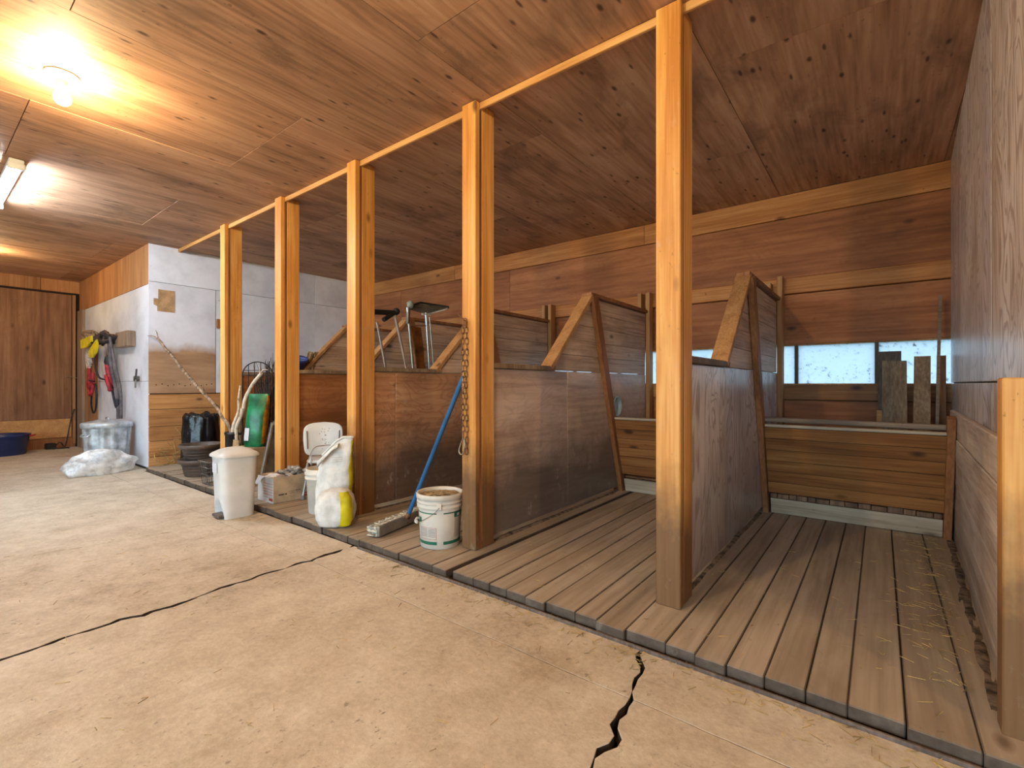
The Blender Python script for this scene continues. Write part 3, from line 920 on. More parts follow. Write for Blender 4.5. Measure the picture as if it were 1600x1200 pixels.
MB().tube(smooth_path([(cx + .225 * math.cos(ha - .22), cy + .225 * math.sin(ha - .22), .42), (cx + .255 * math.cos(ha - .18), cy + .255 * math.sin(ha - .18), .40), (cx + .255 * math.cos(ha + .18), cy + .255 * math.sin(ha + .18), .40), (cx + .225 * math.cos(ha + .22), cy + .225 * math.sin(ha + .22), .42)]), .009, 8).build('side_handle', m_galv, t)

o = blob((-6.80, 1.35, .10), .30, .13, .16, .26, 1.5, 3, 48, 26, .002, R(97)).build('plastic_bag', m_film)
tag(o, 'crumpled clear plastic bag lying in front of the steel can', 'bag')

# tack on the white wall (wall face at y = 1.746)
YT = 1.70
t = thing('tack_block', 'weathered wood block screwed to the white wall', 'block', (-7.4, 1.745, 1.55))
MB().box((-7.62, 1.655, 1.45), (-7.12, 1.745, 1.64), .008).build('block', m_greystud, t)
MB().tube([(-7.60, 1.65, 1.60), (-7.60, 1.58, 1.62), (-7.60, 1.56, 1.66)], .008, 6).build('peg', m_rust, t)
MB().tube([(-7.75, 1.74, 1.62), (-7.75, 1.60, 1.63), (-7.75, 1.58, 1.67)], .008, 6).build('peg', m_rust, t)
t = thing('saddle_rack', 'short log saddle bracket on the tack wall by the bare panel', 'bracket', (-9.0, 1.745, 1.70))
MB().tube([(-9.35, 1.69, 1.74), (-8.85, 1.66, 1.69)], [.05, .075], 10).build('log', m_barkd, t)
MB().prism([(-9.1, 1.70, 1.66), (-9.0, 1.70, 1.78), (-8.98, 1.70, 1.62)], .02, 'y').build('chip', m_pale, t)
# dark harness bundle with yellow flaps
t = thing('harness_bundle', 'dark harness with two bright yellow flaps hanging on the wall', 'harness', (-8.1, 1.66, 1.58))
for k in range(9):
    a = rng.uniform(-.35, .35); z_ = rng.uniform(-.09, .09)
    p = [(-8.1 + a - .25, 1.66, 1.60 + z_), (-8.1 + a, 1.60 + rng.uniform(-.03, .03), 1.60 - z_), (-8.1 + a + .25, 1.67, 1.56 + z_ * .5)]
    MB().tube(smooth_path(p, 4), rng.uniform(.016, .035), 7).build('strap', m_darknylon, t)
MB().prism([(-8.98, 1.575, 1.62), (-8.30, 1.56, 1.64), (-8.28, 1.56, 1.56), (-8.62, 1.57, 1.50), (-8.97, 1.575, 1.50)], .02, 'y').build('flap', m_yelfab, t)
MB().prism([(-8.40, 1.555, 1.44), (-7.98, 1.55, 1.57), (-7.93, 1.55, 1.50), (-8.0, 1.55, 1.40), (-8.22, 1.555, 1.34), (-8.38, 1.555, 1.36)], .02, 'y').build('flap', m_yelfab, t)
# long straps hanging to the can
def hang(name, lab, cat, pts, r, mat, group=None):
    return tag(MB().tube(smooth_path(pts, 5), r, 6).build(name, mat), lab, cat, group)
hang('lead_strap', 'long grey strap hanging from the block down to the steel can', 'strap', [(-7.74, 1.62, 1.56), (-7.72, 1.64, 1.2), (-7.68, 1.69, .85), (-7.67, 1.70, .55)], .022, m_strap)
hang('lead_strap', 'brown strap hanging beside the longest grey one on the wall', 'strap', [(-7.60, 1.60, 1.58), (-7.56, 1.64, 1.25), (-7.53, 1.69, .9), (-7.55, 1.70, .56)], .018, m_strap)
hang('bridle_loop', 'dark looped bridle strap hanging left of the long straps', 'strap', [(-7.90, 1.66, 1.50), (-7.92, 1.68, 1.1), (-7.86, 1.69, .85), (-7.72, 1.69, .70), (-7.66, 1.69, .76), (-7.76, 1.69, 1.0), (-7.86, 1.68, 1.18)], .016, m_darknylon)
t = thing('red_halter', 'red halter with a dark knot on the white wall', 'halter', (-7.86, 1.68, 1.1), 'red halters on the tack wall')
t['label'] = 'red halter hanging over the dark bridle strap on the white sheet'
MB().tube(smooth_path([(-7.92, 1.66, 1.36), (-7.90, 1.64, 1.22), (-7.86, 1.65, 1.08), (-7.80, 1.65, .97)], 4), [.03] * 13, 7).build('noseband', m_rednylon, t)
MB().tube(smooth_path([(-7.90, 1.63, 1.10), (-7.82, 1.62, 1.05), (-7.78, 1.64, .94), (-7.84, 1.65, .92)], 4), .026, 7).build('cheek_strap', m_rednylon, t)
blob((-7.92, 1.65, 1.28), .06, .04, .09, .2, 3, 2, 12, 8).build('knot', m_darknylon, t)
t = thing('red_halter', 'red halter with a black rope loop hanging on the bare panel', 'halter', (-8.85, 1.68, 1.0), 'red halters on the tack wall')
MB().tube(smooth_path([(-8.92, 1.68, 1.55), (-8.95, 1.66, 1.2), (-8.98, 1.66, .95), (-8.88, 1.65, .84), (-8.78, 1.66, .92), (-8.82, 1.67, 1.15)], 4), .024, 7).build('noseband', m_rednylon, t)
MB().tube(smooth_path([(-9.0, 1.65, 1.02), (-8.88, 1.64, .95), (-8.76, 1.65, 1.02)], 4), .024, 7).build('cheek_strap', m_rednylon, t)
MB().tube(smooth_path([(-8.93, 1.68, .86), (-9.02, 1.69, .70), (-8.9, 1.69, .58), (-8.75, 1.69, .66), (-8.72, 1.69, .88), (-8.74, 1.68, 1.0)], 4), .012, 6).build('rope_loop', m_black, t)
MB().tube([(-8.86, 1.64, 1.045), (-8.58, 1.64, 1.03)], .014, 6).build('toggle', m_black, t)
t = thing('white_rope', 'bundle of white rope hanging below the yellow flaps', 'rope', (-8.9, 1.68, 1.4))
for k in range(6):
    xx = -9.03 + .045 * k
    MB().tube(smooth_path([(xx + .02, 1.66, 1.58), (xx, 1.64, 1.40), (xx + .01, 1.65, 1.22 + .03 * (k % 3))], 4), .017, 6).build('strand', m_ropew, t)
hang('dark_strap', 'thin dark strap curving between the two red halters', 'strap', [(-8.72, 1.67, 1.42), (-8.66, 1.66, 1.25), (-8.5, 1.67, 1.10), (-8.32, 1.68, 1.06), (-8.02, 1.68, 1.05)], .012, m_darknylon)
t = thing('latch_hook', 'small metal latch on the white sheet right of the straps', 'latch', (-6.95, 1.745, 1.07))
MB().box((-7.10, 1.715, 1.03), (-6.98, 1.747, 1.09), .004).build('plate', m_wire, t)
MB().tube([(-7.0, 1.70, 1.06), (-6.90, 1.69, 1.06), (-6.87, 1.69, 1.17)], .010, 6).build('hook', m_wire, t)
MB().tube([(-6.94, 1.70, 1.06), (-6.92, 1.69, .95)], .010, 6).build('pin', m_wire, t)

# ============================================================ CLUTTER: first stalls on the left
def planter(c, rt, rb, h, label, soil=False):
    t = thing('brown_planter', label, 'pot', c, 'stacked brown planters')
    MB().lathe([(rb, 0), (rb + .012, .01), (rt - .03, h * .72), (rt - .022, h - .045), (rt - .004, h - .04), (rt + .004, h - .012), (rt, h), (rt - .014, h), (rt - .03, h - .05), (rb - .01, .02), (.01, .018)], c, 36).build('wall', m_brownpot, t)
    for k in range(3):
        z = h * (.25 + .18 * k); r_ = rb + .012 + (rt - .03 - rb - .012) * ((z - .01) / (h * .72 - .01))
        MB().lathe([(r_ - .004, z - .006), (r_ + .005, z), (r_ - .004, z + .006)], c, 36, False).build('rib', m_brownpot, t)
    if soil: blob((c[0], c[1], c[2] + h - .045), rt - .045, rt - .045, .02, .2, 4, 9, 24, 8).build('soil', m_soil, t)
    return t
planter((-5.60, 1.925, ZP), .205, .135, .175, 'wide brown plastic planter, the lower of the two stacked ones')
planter((-5.60, 1.925, ZP + .152), .20, .13, .175, 'wide brown plastic planter with dry soil, the upper of the two stacked ones', True)

# black polythene bag behind the planters
b = MB(); rings = []
for i, (z, r_) in enumerate(((0, .15), (.03, .185), (.2, .19), (.38, .185), (.50, .17), (.56, .175), (.60, .165), (.585, .13), (.55, .08))):
    rg = []
    for k in range(72):
        a = 2 * math.pi * k / 72
        q = 1 + .16 * noise.fractal(Vector((math.cos(a) * 2.2, math.sin(a) * 2.2, z * 5)), 1, 2, 4) + .10 * noise.fractal(Vector((math.cos(a) * 6, math.sin(a) * 6, z * 16)), .8, 2, 5)
        zz_ = z + (.04 * noise.noise(Vector((a * 2.2, 3, 7))) if z > .5 else 0)
        rg.append((-6.32 + r_ * q * math.cos(a), 2.17 + r_ * q * math.sin(a), ZP + .001 + max(0, zz_)))
    rings.append(rg)
o = b.loft(rings).build('black_bag', m_blackbag)
tag(o, 'shiny black plastic bag standing behind the brown planters', 'bag')

# tangle of twine lying against the planks of the white wall
b = MB(); rt_ = random.Random(8)
for k in range(7):
    y_ = 1.80 + .055 * k; pts_ = [(XW + .022 + rt_.uniform(0, .02), y_, ZP + .006)]
    z_ = ZP + .01
    for q in range(6):
        y_ = min(max(y_ + rt_.uniform(-.10, .14), 1.78), 2.3); z_ = max(ZP + .008, z_ + rt_.uniform(-.05, .16))
        pts_.append((XW + .018 + rt_.uniform(0, .03), y_, min(z_, .62)))
    b.tube(smooth_path(pts_, 5), .0032, 5)
tag(b.build('twine_tangle', m_straw), 'loose tangle of pale twine against the planks beside the planters', 'twine')

# wire basket
t = thing('wire_basket', 'small chrome wire basket beside the white bin', 'basket', (-5.0, 1.835, ZP))
def rect(cx, cy, z, a, b): return [(cx - a, cy - b, z), (cx + a, cy - b, z), (cx + a, cy + b, z), (cx - a, cy + b, z), (cx - a, cy - b, z)]
for nm, z, a, b_, r_ in (('rim', .225, .12, .105, .005), ('hoop', .17, .112, .098, .003), ('hoop', .10, .10, .088, .003), ('base_hoop', .006, .085, .075, .004)):
    MB().tube(rect(-5.0, 1.835, ZP + z, a, b_), r_, 6).build(nm, m_wire, t)
for sx_ in (-1, 1):
    for u in (-1, -.5, 0, .5, 1):
        MB().tube([(-5.0 + u * .085, 1.835 + sx_ * .075, ZP + .006), (-5.0 + u * .12, 1.835 + sx_ * .105, ZP + .225)], .0028, 5).build('wire', m_wire, t)
        MB().tube([(-5.0 + sx_ * .085, 1.835 + u * .075, ZP + .006), (-5.0 + sx_ * .12, 1.835 + u * .105, ZP + .225)], .0028, 5).build('wire', m_wire, t)
for u in (-.5, 0, .5):
    MB().tube([(-5.085, 1.835 + u * .075, ZP + .006), (-4.915, 1.835 + u * .075, ZP + .006)], .0028, 5).build('wire', m_wire, t)

# tall black pot with branches
PB = Vector((-5.09, 2.03, ZP))
t = thing('black_pot', 'tall black plastic pot holding the cut branches', 'pot', PB)
MB().lathe([(.055, 0), (.058, .01), (.070, .44), (.078, .445), (.078, .475), (.070, .475), (.064, .44), (.05, .03), (.01, .03)], PB, 24).build('wall', m_black, t)
def branch(label, pts, r0, r1, mat, twigs=()):
    P = smooth_path(pts, 6); n = len(P)
    P = [p + Vector((noise.noise(p * 6), noise.noise(p * 6 + Vector((9, 0, 0))), 0)) * .012 for p in P]
    t = thing('cut_branch', label, 'branch', P[0])
    MB().tube(P, [r0 + (r1 - r0) * i / (n - 1) for i in range(n)], 9).build('stem', mat, t)
    for q in twigs: MB().tube(smooth_path(q, 3), [.008, .007, .006, .005, .005, .004, .003][:len(smooth_path(q, 3))], 6).build('twig', mat, t)
    return t
branch('long forked branch leaning from the black pot across to the white wall', [(-5.06, 2.03, .10), (-5.12, 2.02, .52), (-5.45, 1.99, .78), (-5.85, 1.93, 1.02), (-6.30, 1.84, 1.35), (-6.52, 1.80, 1.52)], .022, .012, m_barkd,
       [[(-6.50, 1.80, 1.50), (-6.57, 1.775, 1.545), (-6.66, 1.74, 1.55)], [(-6.50, 1.80, 1.50), (-6.53, 1.80, 1.56), (-6.55, 1.79, 1.61)], [(-5.60, 1.96, .88), (-5.60, 1.94, .96), (-5.57, 1.93, 1.0)], [(-6.1, 1.88, 1.2), (-6.13, 1.86, 1.26), (-6.17, 1.85, 1.27)]])
branch('pale birch branch, the stoutest, standing in the black pot', [(-5.08, 2.06, .10), (-5.04, 2.06, .50), (-4.95, 2.08, .80), (-4.88, 2.10, .95), (-4.72, 2.13, 1.10)], .021, .016, m_bark,
       [[(-4.74, 2.13, 1.09), (-4.68, 2.13, 1.13), (-4.62, 2.15, 1.13)], [(-4.74, 2.13, 1.09), (-4.72, 2.12, 1.14), (-4.71, 2.11, 1.17)]])
branch('thin straight birch pole standing in the black pot', [(-5.11, 2.0, .10), (-5.07, 2.01, .50), (-4.99, 2.03, .72), (-4.96, 2.04, .98)], .018, .008, m_bark)
branch('short pale birch stump standing right in the black pot', [(-5.06, 2.03, .12), (-5.02, 2.03, .50), (-4.92, 2.04, .70), (-4.90, 2.04, .76)], .019, .016, m_bark)

# twigs and arch behind
b = MB(); rg2 = random.Random(11)
for k in range(75):
    x0 = -4.98 + rg2.uniform(-.13, .16); y0 = 2.28 + rg2.uniform(-.05, .07)
    x1 = -5.0 + rg2.uniform(-.20, .26); y1 = 2.30 + rg2.uniform(-.05, .12); z1 = rg2.uniform(.95, 1.24)
    mx = ((x0 + x1) / 2 + rg2.uniform(-.04, .04), (y0 + y1) / 2 + rg2.uniform(-.02, .02), z1 * .55)
    b.tube([(x0, y0, ZP + .002), mx, (x1, y1, z1)], [.007, .005, .002], 5)
    for q in range(2):
        f_ = rg2.uniform(.5, .9)
        px_ = mx[0] + (x1 - mx[0]) * f_; py_ = mx[1] + (y1 - mx[1]) * f_; pz_ = mx[2] + (z1 - mx[2]) * f_
        b.tube([(px_, py_, pz_), (max(-5.23, px_ + rg2.uniform(-.08, .08)), py_ + rg2.uniform(-.04, .04), pz_ + rg2.uniform(.06, .16))], [.003, .0015], 4)
o = b.build('twig_bundle', m_twig); o['kind'] = 'stuff'
tag(o, 'thick bundle of thin dark brush twigs standing behind the green bag', 'twigs'); o['kind'] = 'stuff'
t = thing('wire_trellis', 'arched black wire trellis standing among the twigs', 'trellis', (-4.93, 2.20, ZP))
tx = Vector((.55, .83, 0)).normalized(); tcn = Vector((-4.90, 2.18, 0))
arc = [tcn + tx * (.135 * math.cos(a)) + Vector((0, 0, 1.08 + .135 * math.sin(a))) for a in [math.pi * k / 16 for k in range(17)]]
MB().tube([tcn + tx * .135 + Vector((0, 0, ZP + .002))] + arc + [tcn - tx * .135 + Vector((0, 0, ZP + .002))], .006, 6).build('arch', m_black, t)
for z in (1.08, 1.13):
    hw = .135 if z < 1.1 else .125
    MB().tube([tcn - tx * hw + Vector((0, 0, z)), tcn + tx * hw + Vector((0, 0, z))], .004, 5).build('crossbar', m_black, t)
for u in (-.6, -.2, .2, .6):
    MB().tube([tcn + tx * .135 * u + Vector((0, 0, .5)), tcn + tx * .135 * u + Vector((0, 0, 1.08 + .135 * math.sqrt(1 - u * u)))], .004, 5).build('upright', m_black, t)

# cartons and the green bag
t = thing('tan_carton', 'tan cardboard carton half hidden behind the white bin', 'box', (-4.72, 2.02, ZP))
MB().box((-4.88, 1.92, ZP + .001), (-4.58, 2.13, .40), .004).build('body', m_carddark, t)
MB().prism([(-4.80, 1.917, .475), (-4.68, 1.915, .475), (-4.68, 1.918, .395), (-4.82, 1.918, .395)], .006, 'y').build('flap', m_carddark, t)
MB().prism([(-4.80, 1.916, .40), (-4.75, 1.916, .40), (-4.66, 1.916, .27), (-4.70, 1.916, .27)], .003, 'y').build('printed_tape', m_cardwhite, t)
MB().prism([(-4.57, 1.916, .40), (-4.61, 1.916, .40), (-4.70, 1.916, .28), (-4.66, 1.916, .28)], .003, 'y').build('printed_tape', m_red, t)
bagc = Vector((-4.70, 2.06, .401))
t = thing('fertiliser_bag', 'upright green and orange fertiliser bag behind the steel sheet', 'bag', bagc)
def bag_ring(z, rx, ry, rot, seed, am=.06, lean=(0, 0)):
    out = ring(bagc.x + lean[0], bagc.y + lean[1], bagc.z + z, rx, ry, 2.6, rot, 40)
    return [p + Vector((noise.noise(p * 9 + Vector((seed, 0, 0))), noise.noise(p * 9 + Vector((0, seed, 0))), 0)) * am * .25 for p in out]
prof = [(0, .08, .05), (.03, .092, .06), (.15, .096, .066), (.3, .096, .064), (.42, .094, .05), (.48, .092, .025), (.50, .09, .012)]
rot_ = R(38)
MB().loft([bag_ring(z, a, b_, rot_, 3, lean=(.02 * z, .09 * z)) for z, a, b_ in prof]).build('sack', m_greenbag, t)
# orange printed strip, follows the sack's right half
rings_ = []
full = [bag_ring(z, a + .003, b_ + .003, rot_, 3, lean=(.02 * z, .09 * z)) for z, a, b_ in prof[1:6]]
vv, FF = [], []
cols_ = [36, 37, 38, 39, 0, 1, 2]
for rg_ in full: vv += [rg_[q] for q in cols_]
for i in range(len(full) - 1):
    for q in range(len(cols_) - 1):
        w_ = len(cols_)
        FF.append([i * w_ + q, i * w_ + q + 1, (i + 1) * w_ + q + 1, (i + 1) * w_ + q])
MB().add(vv, FF, True).build('orange_print', m_orangebag, t)
vv, FF = [], []
cols_ = [25, 26, 27, 28, 29]
for rg_ in (full[0], full[1]): vv += [rg_[q] + Vector((0, -.003, .03)) for q in cols_]
for q in range(4): FF.append([q, q + 1, 6 + q, 5 + q])
MB().add(vv, FF, True).build('white_label', m_cardwhite, t)

# leaning aluminium framed sheet
t = thing('framed_sheet', 'aluminium framed grey sheet leaning beside the box post', 'sheet', (-4.36, 2.0, ZP))
bl, tl_ = Vector((-4.335, 1.935, ZP + .002)), Vector((-4.225, 2.005, .655))
rv = Vector((.02, .30, 0))
MB().beam(bl, tl_, .03, .02, rv).build('rail', m_alu, t)
MB().beam(bl + rv, tl_ + rv, .03, .02, rv).build('rail', m_alu, t)
MB().beam(tl_ + Vector((0, 0, -.01)), tl_ + rv + Vector((0, 0, -.01)), .03, .02, (0, 0, 1)).build('rail', m_alu, t)
MB().beam((bl + rv / 2), (tl_ + rv / 2), .006, .29, rv).build('sheet', m_screen, t)

# white pedal bin
bx, by = -3.875, 1.555
t = thing('pedal_bin', 'white plastic pedal bin standing on the concrete', 'bin', (bx, by, 0))
b = MB()
rings = [ring(bx, by, z, a, b_, 4.5, R(-4), 48) for z, a, b_ in ((.0, .112, .112), (.006, .116, .116), (.2, .124, .122), (.455, .134, .130))]
# pedal recess: pull the foot of the aisle-facing side inwards
for i, rg_ in enumerate(rings[:2]):
    pass
fine = []
N_ = 26
for i in range(N_ + 1):
    z = .455 * i / N_
    a = .112 + .022 * i / N_; b_ = .112 + .018 * i / N_
    rg_ = ring(bx, by, z + .001, a, b_, 4.5, R(-4), 96)
    for q in range(len(rg_)):
        p = rg_[q]
        u = p.x - (bx + .0)
        if p.y < by - .06 and abs(u) < .085 and z < .13 * math.sqrt(max(0, 1 - (u / .085) ** 2)):
            p.y += .045
    fine.append(rg_)
b.loft(fine, True, False)
b.build('body', m_wplast, t)
lr = [ring(bx, by, z, a, b_, n_, R(-4), 48) for z, a, b_, n_ in ((.452, .150, .143, 4.5), (.455, .153, .146, 4.5), (.468, .152, .145, 4.4), (.480, .140, .133, 4), (.50, .105, .10, 3.2), (.514, .06, .058, 2.5), (.519, .01, .01, 2))]
MB().loft(lr).build('lid', m_wplast, t)
MB().box((bx - .06, by - .135, .012), (bx + .06, by - .066, .032), .008).build('pedal', m_greyboard, t)
MB().box((bx - .128, by - .06, .33), (bx - .10, by + .0, .42), .004)
MB().prism([(bx - .05, by - .1335, .41), (bx + .03, by - .1335, .41), (bx + .03, by - .1325, .34), (bx - .05, by - .1325, .34)], .002, 'y').build('sticker', m_cardwhite, t)

# cardboard box of lumps
t = thing('cardboard_box', 'open cardboard box with red print, full of grey lumps', 'box', (-4.03, 1.98, ZP))
X0, X1, Y0, Y1, H0 = -4.058, -3.785, 1.805, 2.15, .205
zt = ZP + H0
th = .006
sidep = MB().box((X1 - th, Y0, ZP + .001), (X1, Y1, zt), .001).build('side_panel', m_card, t)
MB().box((X0, Y0, ZP + .001), (X0 + th, Y1, zt), .001).build('side_panel', m_card, t)
MB().box((X0 + th, Y0, ZP + .001), (X1 - th, Y0 + th, zt - .005), .001).build('end_panel', m_cardwhite, t)
MB().box((X0 + th, Y1 - th, ZP + .001), (X1 - th, Y1, zt), .001).build('end_panel', m_card, t)
MB().box((X0 + th, Y0 + th, ZP + .001), (X1 - th, Y1 - th, ZP + .008), .001).build('bottom', m_card, t)
MB().prism([(X1 - .15, Y0 - .002, zt - .004), (X0 + .03, Y0 - .004, zt - .004), (X0 + .06, Y0 - .05, zt - .055), (X1 - .17, Y0 - .05, zt - .060)], .004, (0, .7, .7)).build('flap', m_cardwhite, t)
def print_bar(y0, y1, z0, z1, mat, nm='print'):
    return MB().box((X1 + .0002, y0, z0), (X1 + .0012, y1, z1), .0002).build(nm, mat, sidep)
print_bar(2.045, 2.105, ZP + .022, ZP + .052, m_red, 'red_label')
print_bar(2.07, 2.118, ZP + .078, ZP + .081, m_ink); print_bar(1.985, 2.03, ZP + .078, ZP + .082, m_ink)
print_bar(1.92, 1.975, ZP + .078, ZP + .080, m_ink); print_bar(1.93, 1.975, ZP + .064, ZP + .066, m_ink); print_bar(1.99, 2.05, ZP + .064, ZP + .066, m_greyink)
for k in range(4): print_bar(2.02, 2.10 - .01 * (k % 2), ZP + .11 + .018 * k, ZP + .113 + .018 * k, m_greyink)
def text(s_, size, loc, rot, mat, parent, nm='lettering', bold=.0):
    cu = bpy.data.curves.new(nm, 'FONT'); cu.body = s_; cu.size = size; cu.extrude = .0004; cu.align_x = 'CENTER'; cu.align_y = 'CENTER'; cu.offset = bold
    tmp = bpy.data.objects.new(nm, cu)
    C.objects.link(tmp)
    bpy.context.view_layer.update()
    me = bpy.data.meshes.new_from_object(tmp.evaluated_get(bpy.context.evaluated_depsgraph_get()))
    bpy.data.objects.remove(tmp); bpy.data.curves.remove(cu)
    me.materials.clear(); me.materials.append(mat)
    ob = bpy.data.objects.new(nm, me); C.objects.link(ob)
    ob.rotation_euler = rot; ob.parent = parent; ob.location = Vector(loc) - parent.location - (parent.parent.location if parent.parent else Vector())
    return ob
text('STAPLES', .0135, (X1 + .0016, 2.075, ZP + .037), (R(90), 0, R(90)), m_cardwhite, sidep)
for k in range(9):
    if k == 6: continue
    y_ = 1.845 + .0075 * k
    MB().box((X1 + .0002, y_, ZP + .058), (X1 + .0012, y_ + .0058, ZP + .070), .0002).build('print', m_ink, sidep)
for k in range(6):
    MB().box((X0 + .10, Y0 - .0012, ZP + .04 + .022 * k), (X1 - .01, Y0 - .0002, ZP + .043 + .022 * k), .0002).build('print', m_red if k % 2 else m_greyink, t)
MB().box((X1 - .075, Y0 - .0012, ZP + .018), (X1 - .012, Y0 - .0002, ZP + .036), .0002).build('red_label', m_red, t)
rs = random.Random(5)
slab_lab = 'pale grey rough lump piled in the cardboard box'
protos = []
for k in range(3):
    o = blob((0, 0, 0), .034, .022, .018, .55, 1.8, k + 20, 14, 9).build('grey_lump', m_stone)
    protos.append(o)
spots = []
for k in range(20):
    spots.append((-3.92 + rs.uniform(-.10, .10), 2.045 + rs.uniform(-.10, .06)))
for k, (sx_, sy_) in enumerate(spots):
    o = protos[k] if k < 3 else dup(protos[k % 3])
    lay = k / len(spots)
    if k > 8: sx_ = -3.90 + rs.uniform(-.07, .07); sy_ = 2.06 + rs.uniform(-.06, .04)
    o.location = (sx_, sy_, ZP + .178 + lay * .075)
    o.rotation_euler = (rs.uniform(-.6, .6), rs.uniform(-.6, .6), rs.uniform(0, 6.28))
    tag(o, slab_lab, 'stone', 'grey lumps in the cardboard box')
o = MB().box((X0 + .01, Y0 + .01, ZP + .01), (X1 - .01, Y1 - .01, ZP + .145), .01).build('packing_paper', m_carddark, t)
o = blob((-3.965, 1.895, ZP + .175), .085, .06, .035, .25, 2.2, 31).build('film_packet', m_film); tag(o, 'clear plastic packet in the box front corner', 'packet')
o = blob((-3.89, 1.915, ZP + .172), .07, .06, .032, .25, 2.2, 33).build('film_packet', plain('brown_packet', (176, 160, 152), .3, 0, .2, 12)); tag(o, 'brown grey packet in the box beside the clear one', 'packet')

# shower chair
cc = Vector((-3.61, 2.125, .533)); ru = Vector((.60, .80, 0)).normalized(); fu = Vector((-.80, .60, 0)).normalized()
t = thing('shower_chair', 'white plastic shower chair with a perforated backrest', 'chair', (cc.x, cc.y, ZP))
NX, NZ = 14, 8
def bk(u, v, o_):   # u -1..1, v -1..1
    arch = .022 * (1 - u * u) if v > 0 else 0
    w_ = .152 * (1 - .07 * (v < 0) * -v)
    bow = .035 * (1 - u * u)
    n_ = 6
    uu = u
    return cc + ru * (w_ * uu) + Vector((0, 0, .125 * v + arch * v)) + fu * (bow + o_)
v_, F_ = [], []
out2 = []
for k in range(56):
    a = 2 * math.pi * k / 56
    c_, s_ = math.cos(a), math.sin(a)
    out2.append((math.copysign(abs(c_) ** .33, c_), math.copysign(abs(s_) ** .33, s_)))
rings = []
for sc_, of in ((.0, .0), (.5, 0), (.94, .0), (1.0, .006), (1.0, .016), (.94, .022), (.5, .022), (.0, .022)):
    rings.append([bk(u * max(sc_, .01), v * max(sc_, .01), of) for u, v in out2])
MB().loft(rings).build('backrest', m_wplast, t)
for u0 in (-.82, .82):
    MB().beam(bk(u0, -.55, -.004), bk(u0, .6, -.004), .012, .006, ru).build('slot', m_greyboard, t)
hol = MB()
for k in range(22):
    u = rs.choice((-.22, -.08, .08, .24)) + rs.uniform(-.04, .04); v = rs.uniform(-.6, .7)
    p = bk(u, v, -.0015)
    hol.beam(p - fu * .001, p + fu * .002, .006, .006, ru, .001)
ho = hol.build('drain_holes', m_greyink, t); ho['kind'] = 'stuff'
sc0 = cc + fu * .20 + ru * .02; sc0.z = .35
MB().loft([[sc0 + ru * (.16 * u * q) + fu * (.15 * v * q) + Vector((0, 0, z)) for u, v in out2] for q, z in ((.92, -.014), (1, -.006), (1, .006), (.94, .014))]).build('seat', m_wplast, t)
for u in (-.10, .10):
    p0 = cc + ru * u + fu * .045
    MB().tube(smooth_path([(p0.x, p0.y, .50), (p0.x, p0.y, .40), (p0.x + fu.x * .03, p0.y + fu.y * .03, .335), (p0.x + fu.x * .12, p0.y + fu.y * .12, .33)], 4), .011, 8).build('back_tube', m_wplast, t)
for u in (-.13, .13):
    for f_ in (.07, .32):
        p0 = cc + ru * u + fu * f_
        q0 = p0 + ru * (.03 if u > 0 else -.03) + fu * (.03 if f_ > .2 else -.02)
        MB().tube(smooth_path([(p0.x, p0.y, .336), (p0.x, p0.y, .27), (q0.x, q0.y, ZP + .03)], 4), .011, 8).build('leg', m_alu, t)
        MB().lathe([(.018, 0), (.018, .02), (.012, .035)], (q0.x, q0.y, ZP + .001), 10, True, True).build('foot', m_greyink, t)

# plain white pail
c = (-3.285, 1.945, ZP)
t = thing('white_pail', 'plain white pail with its wire bail raised, left of the feed bags', 'bucket', c)
MB().lathe([(.108, 0), (.112, .006), (.126, .25), (.136, .252), (.137, .268), (.128, .27), (.129, .282), (.138, .284), (.139, .30), (.130, .302), (.131, .325), (.122, .326), (.105, .02), (.01, .018)], c, 40).build('body', m_wplast2, t)
ra = R(62)
ev = Vector((math.cos(ra), math.sin(ra), 0)); cv = Vector(c)
pv = ev.cross(Vector((0, 0, 1)))
MB().tube(smooth_path([cv + ev * .137 + Vector((0, 0, .30)), cv + ev * .125 + Vector((-.02, -.0, .40)), cv + ev * .06 - pv * .05 + Vector((0, 0, .475)), cv - pv * .06 + Vector((0, 0, .482)), cv - ev * .08 - pv * .03 + Vector((0, 0, .46)), cv - ev * .137 + Vector((0, 0, .30))], 6), .0035, 6).build('bail', m_zinc, t)

# narrow board behind the bags
o = MB().beam((-3.245, 2.125, ZP + .002), (-3.215, 2.12, .765), .055, .02, (0, 1, 0)).build('short_board', m_pale)
tag(o, 'short pale board standing behind the feed bags', 'board')

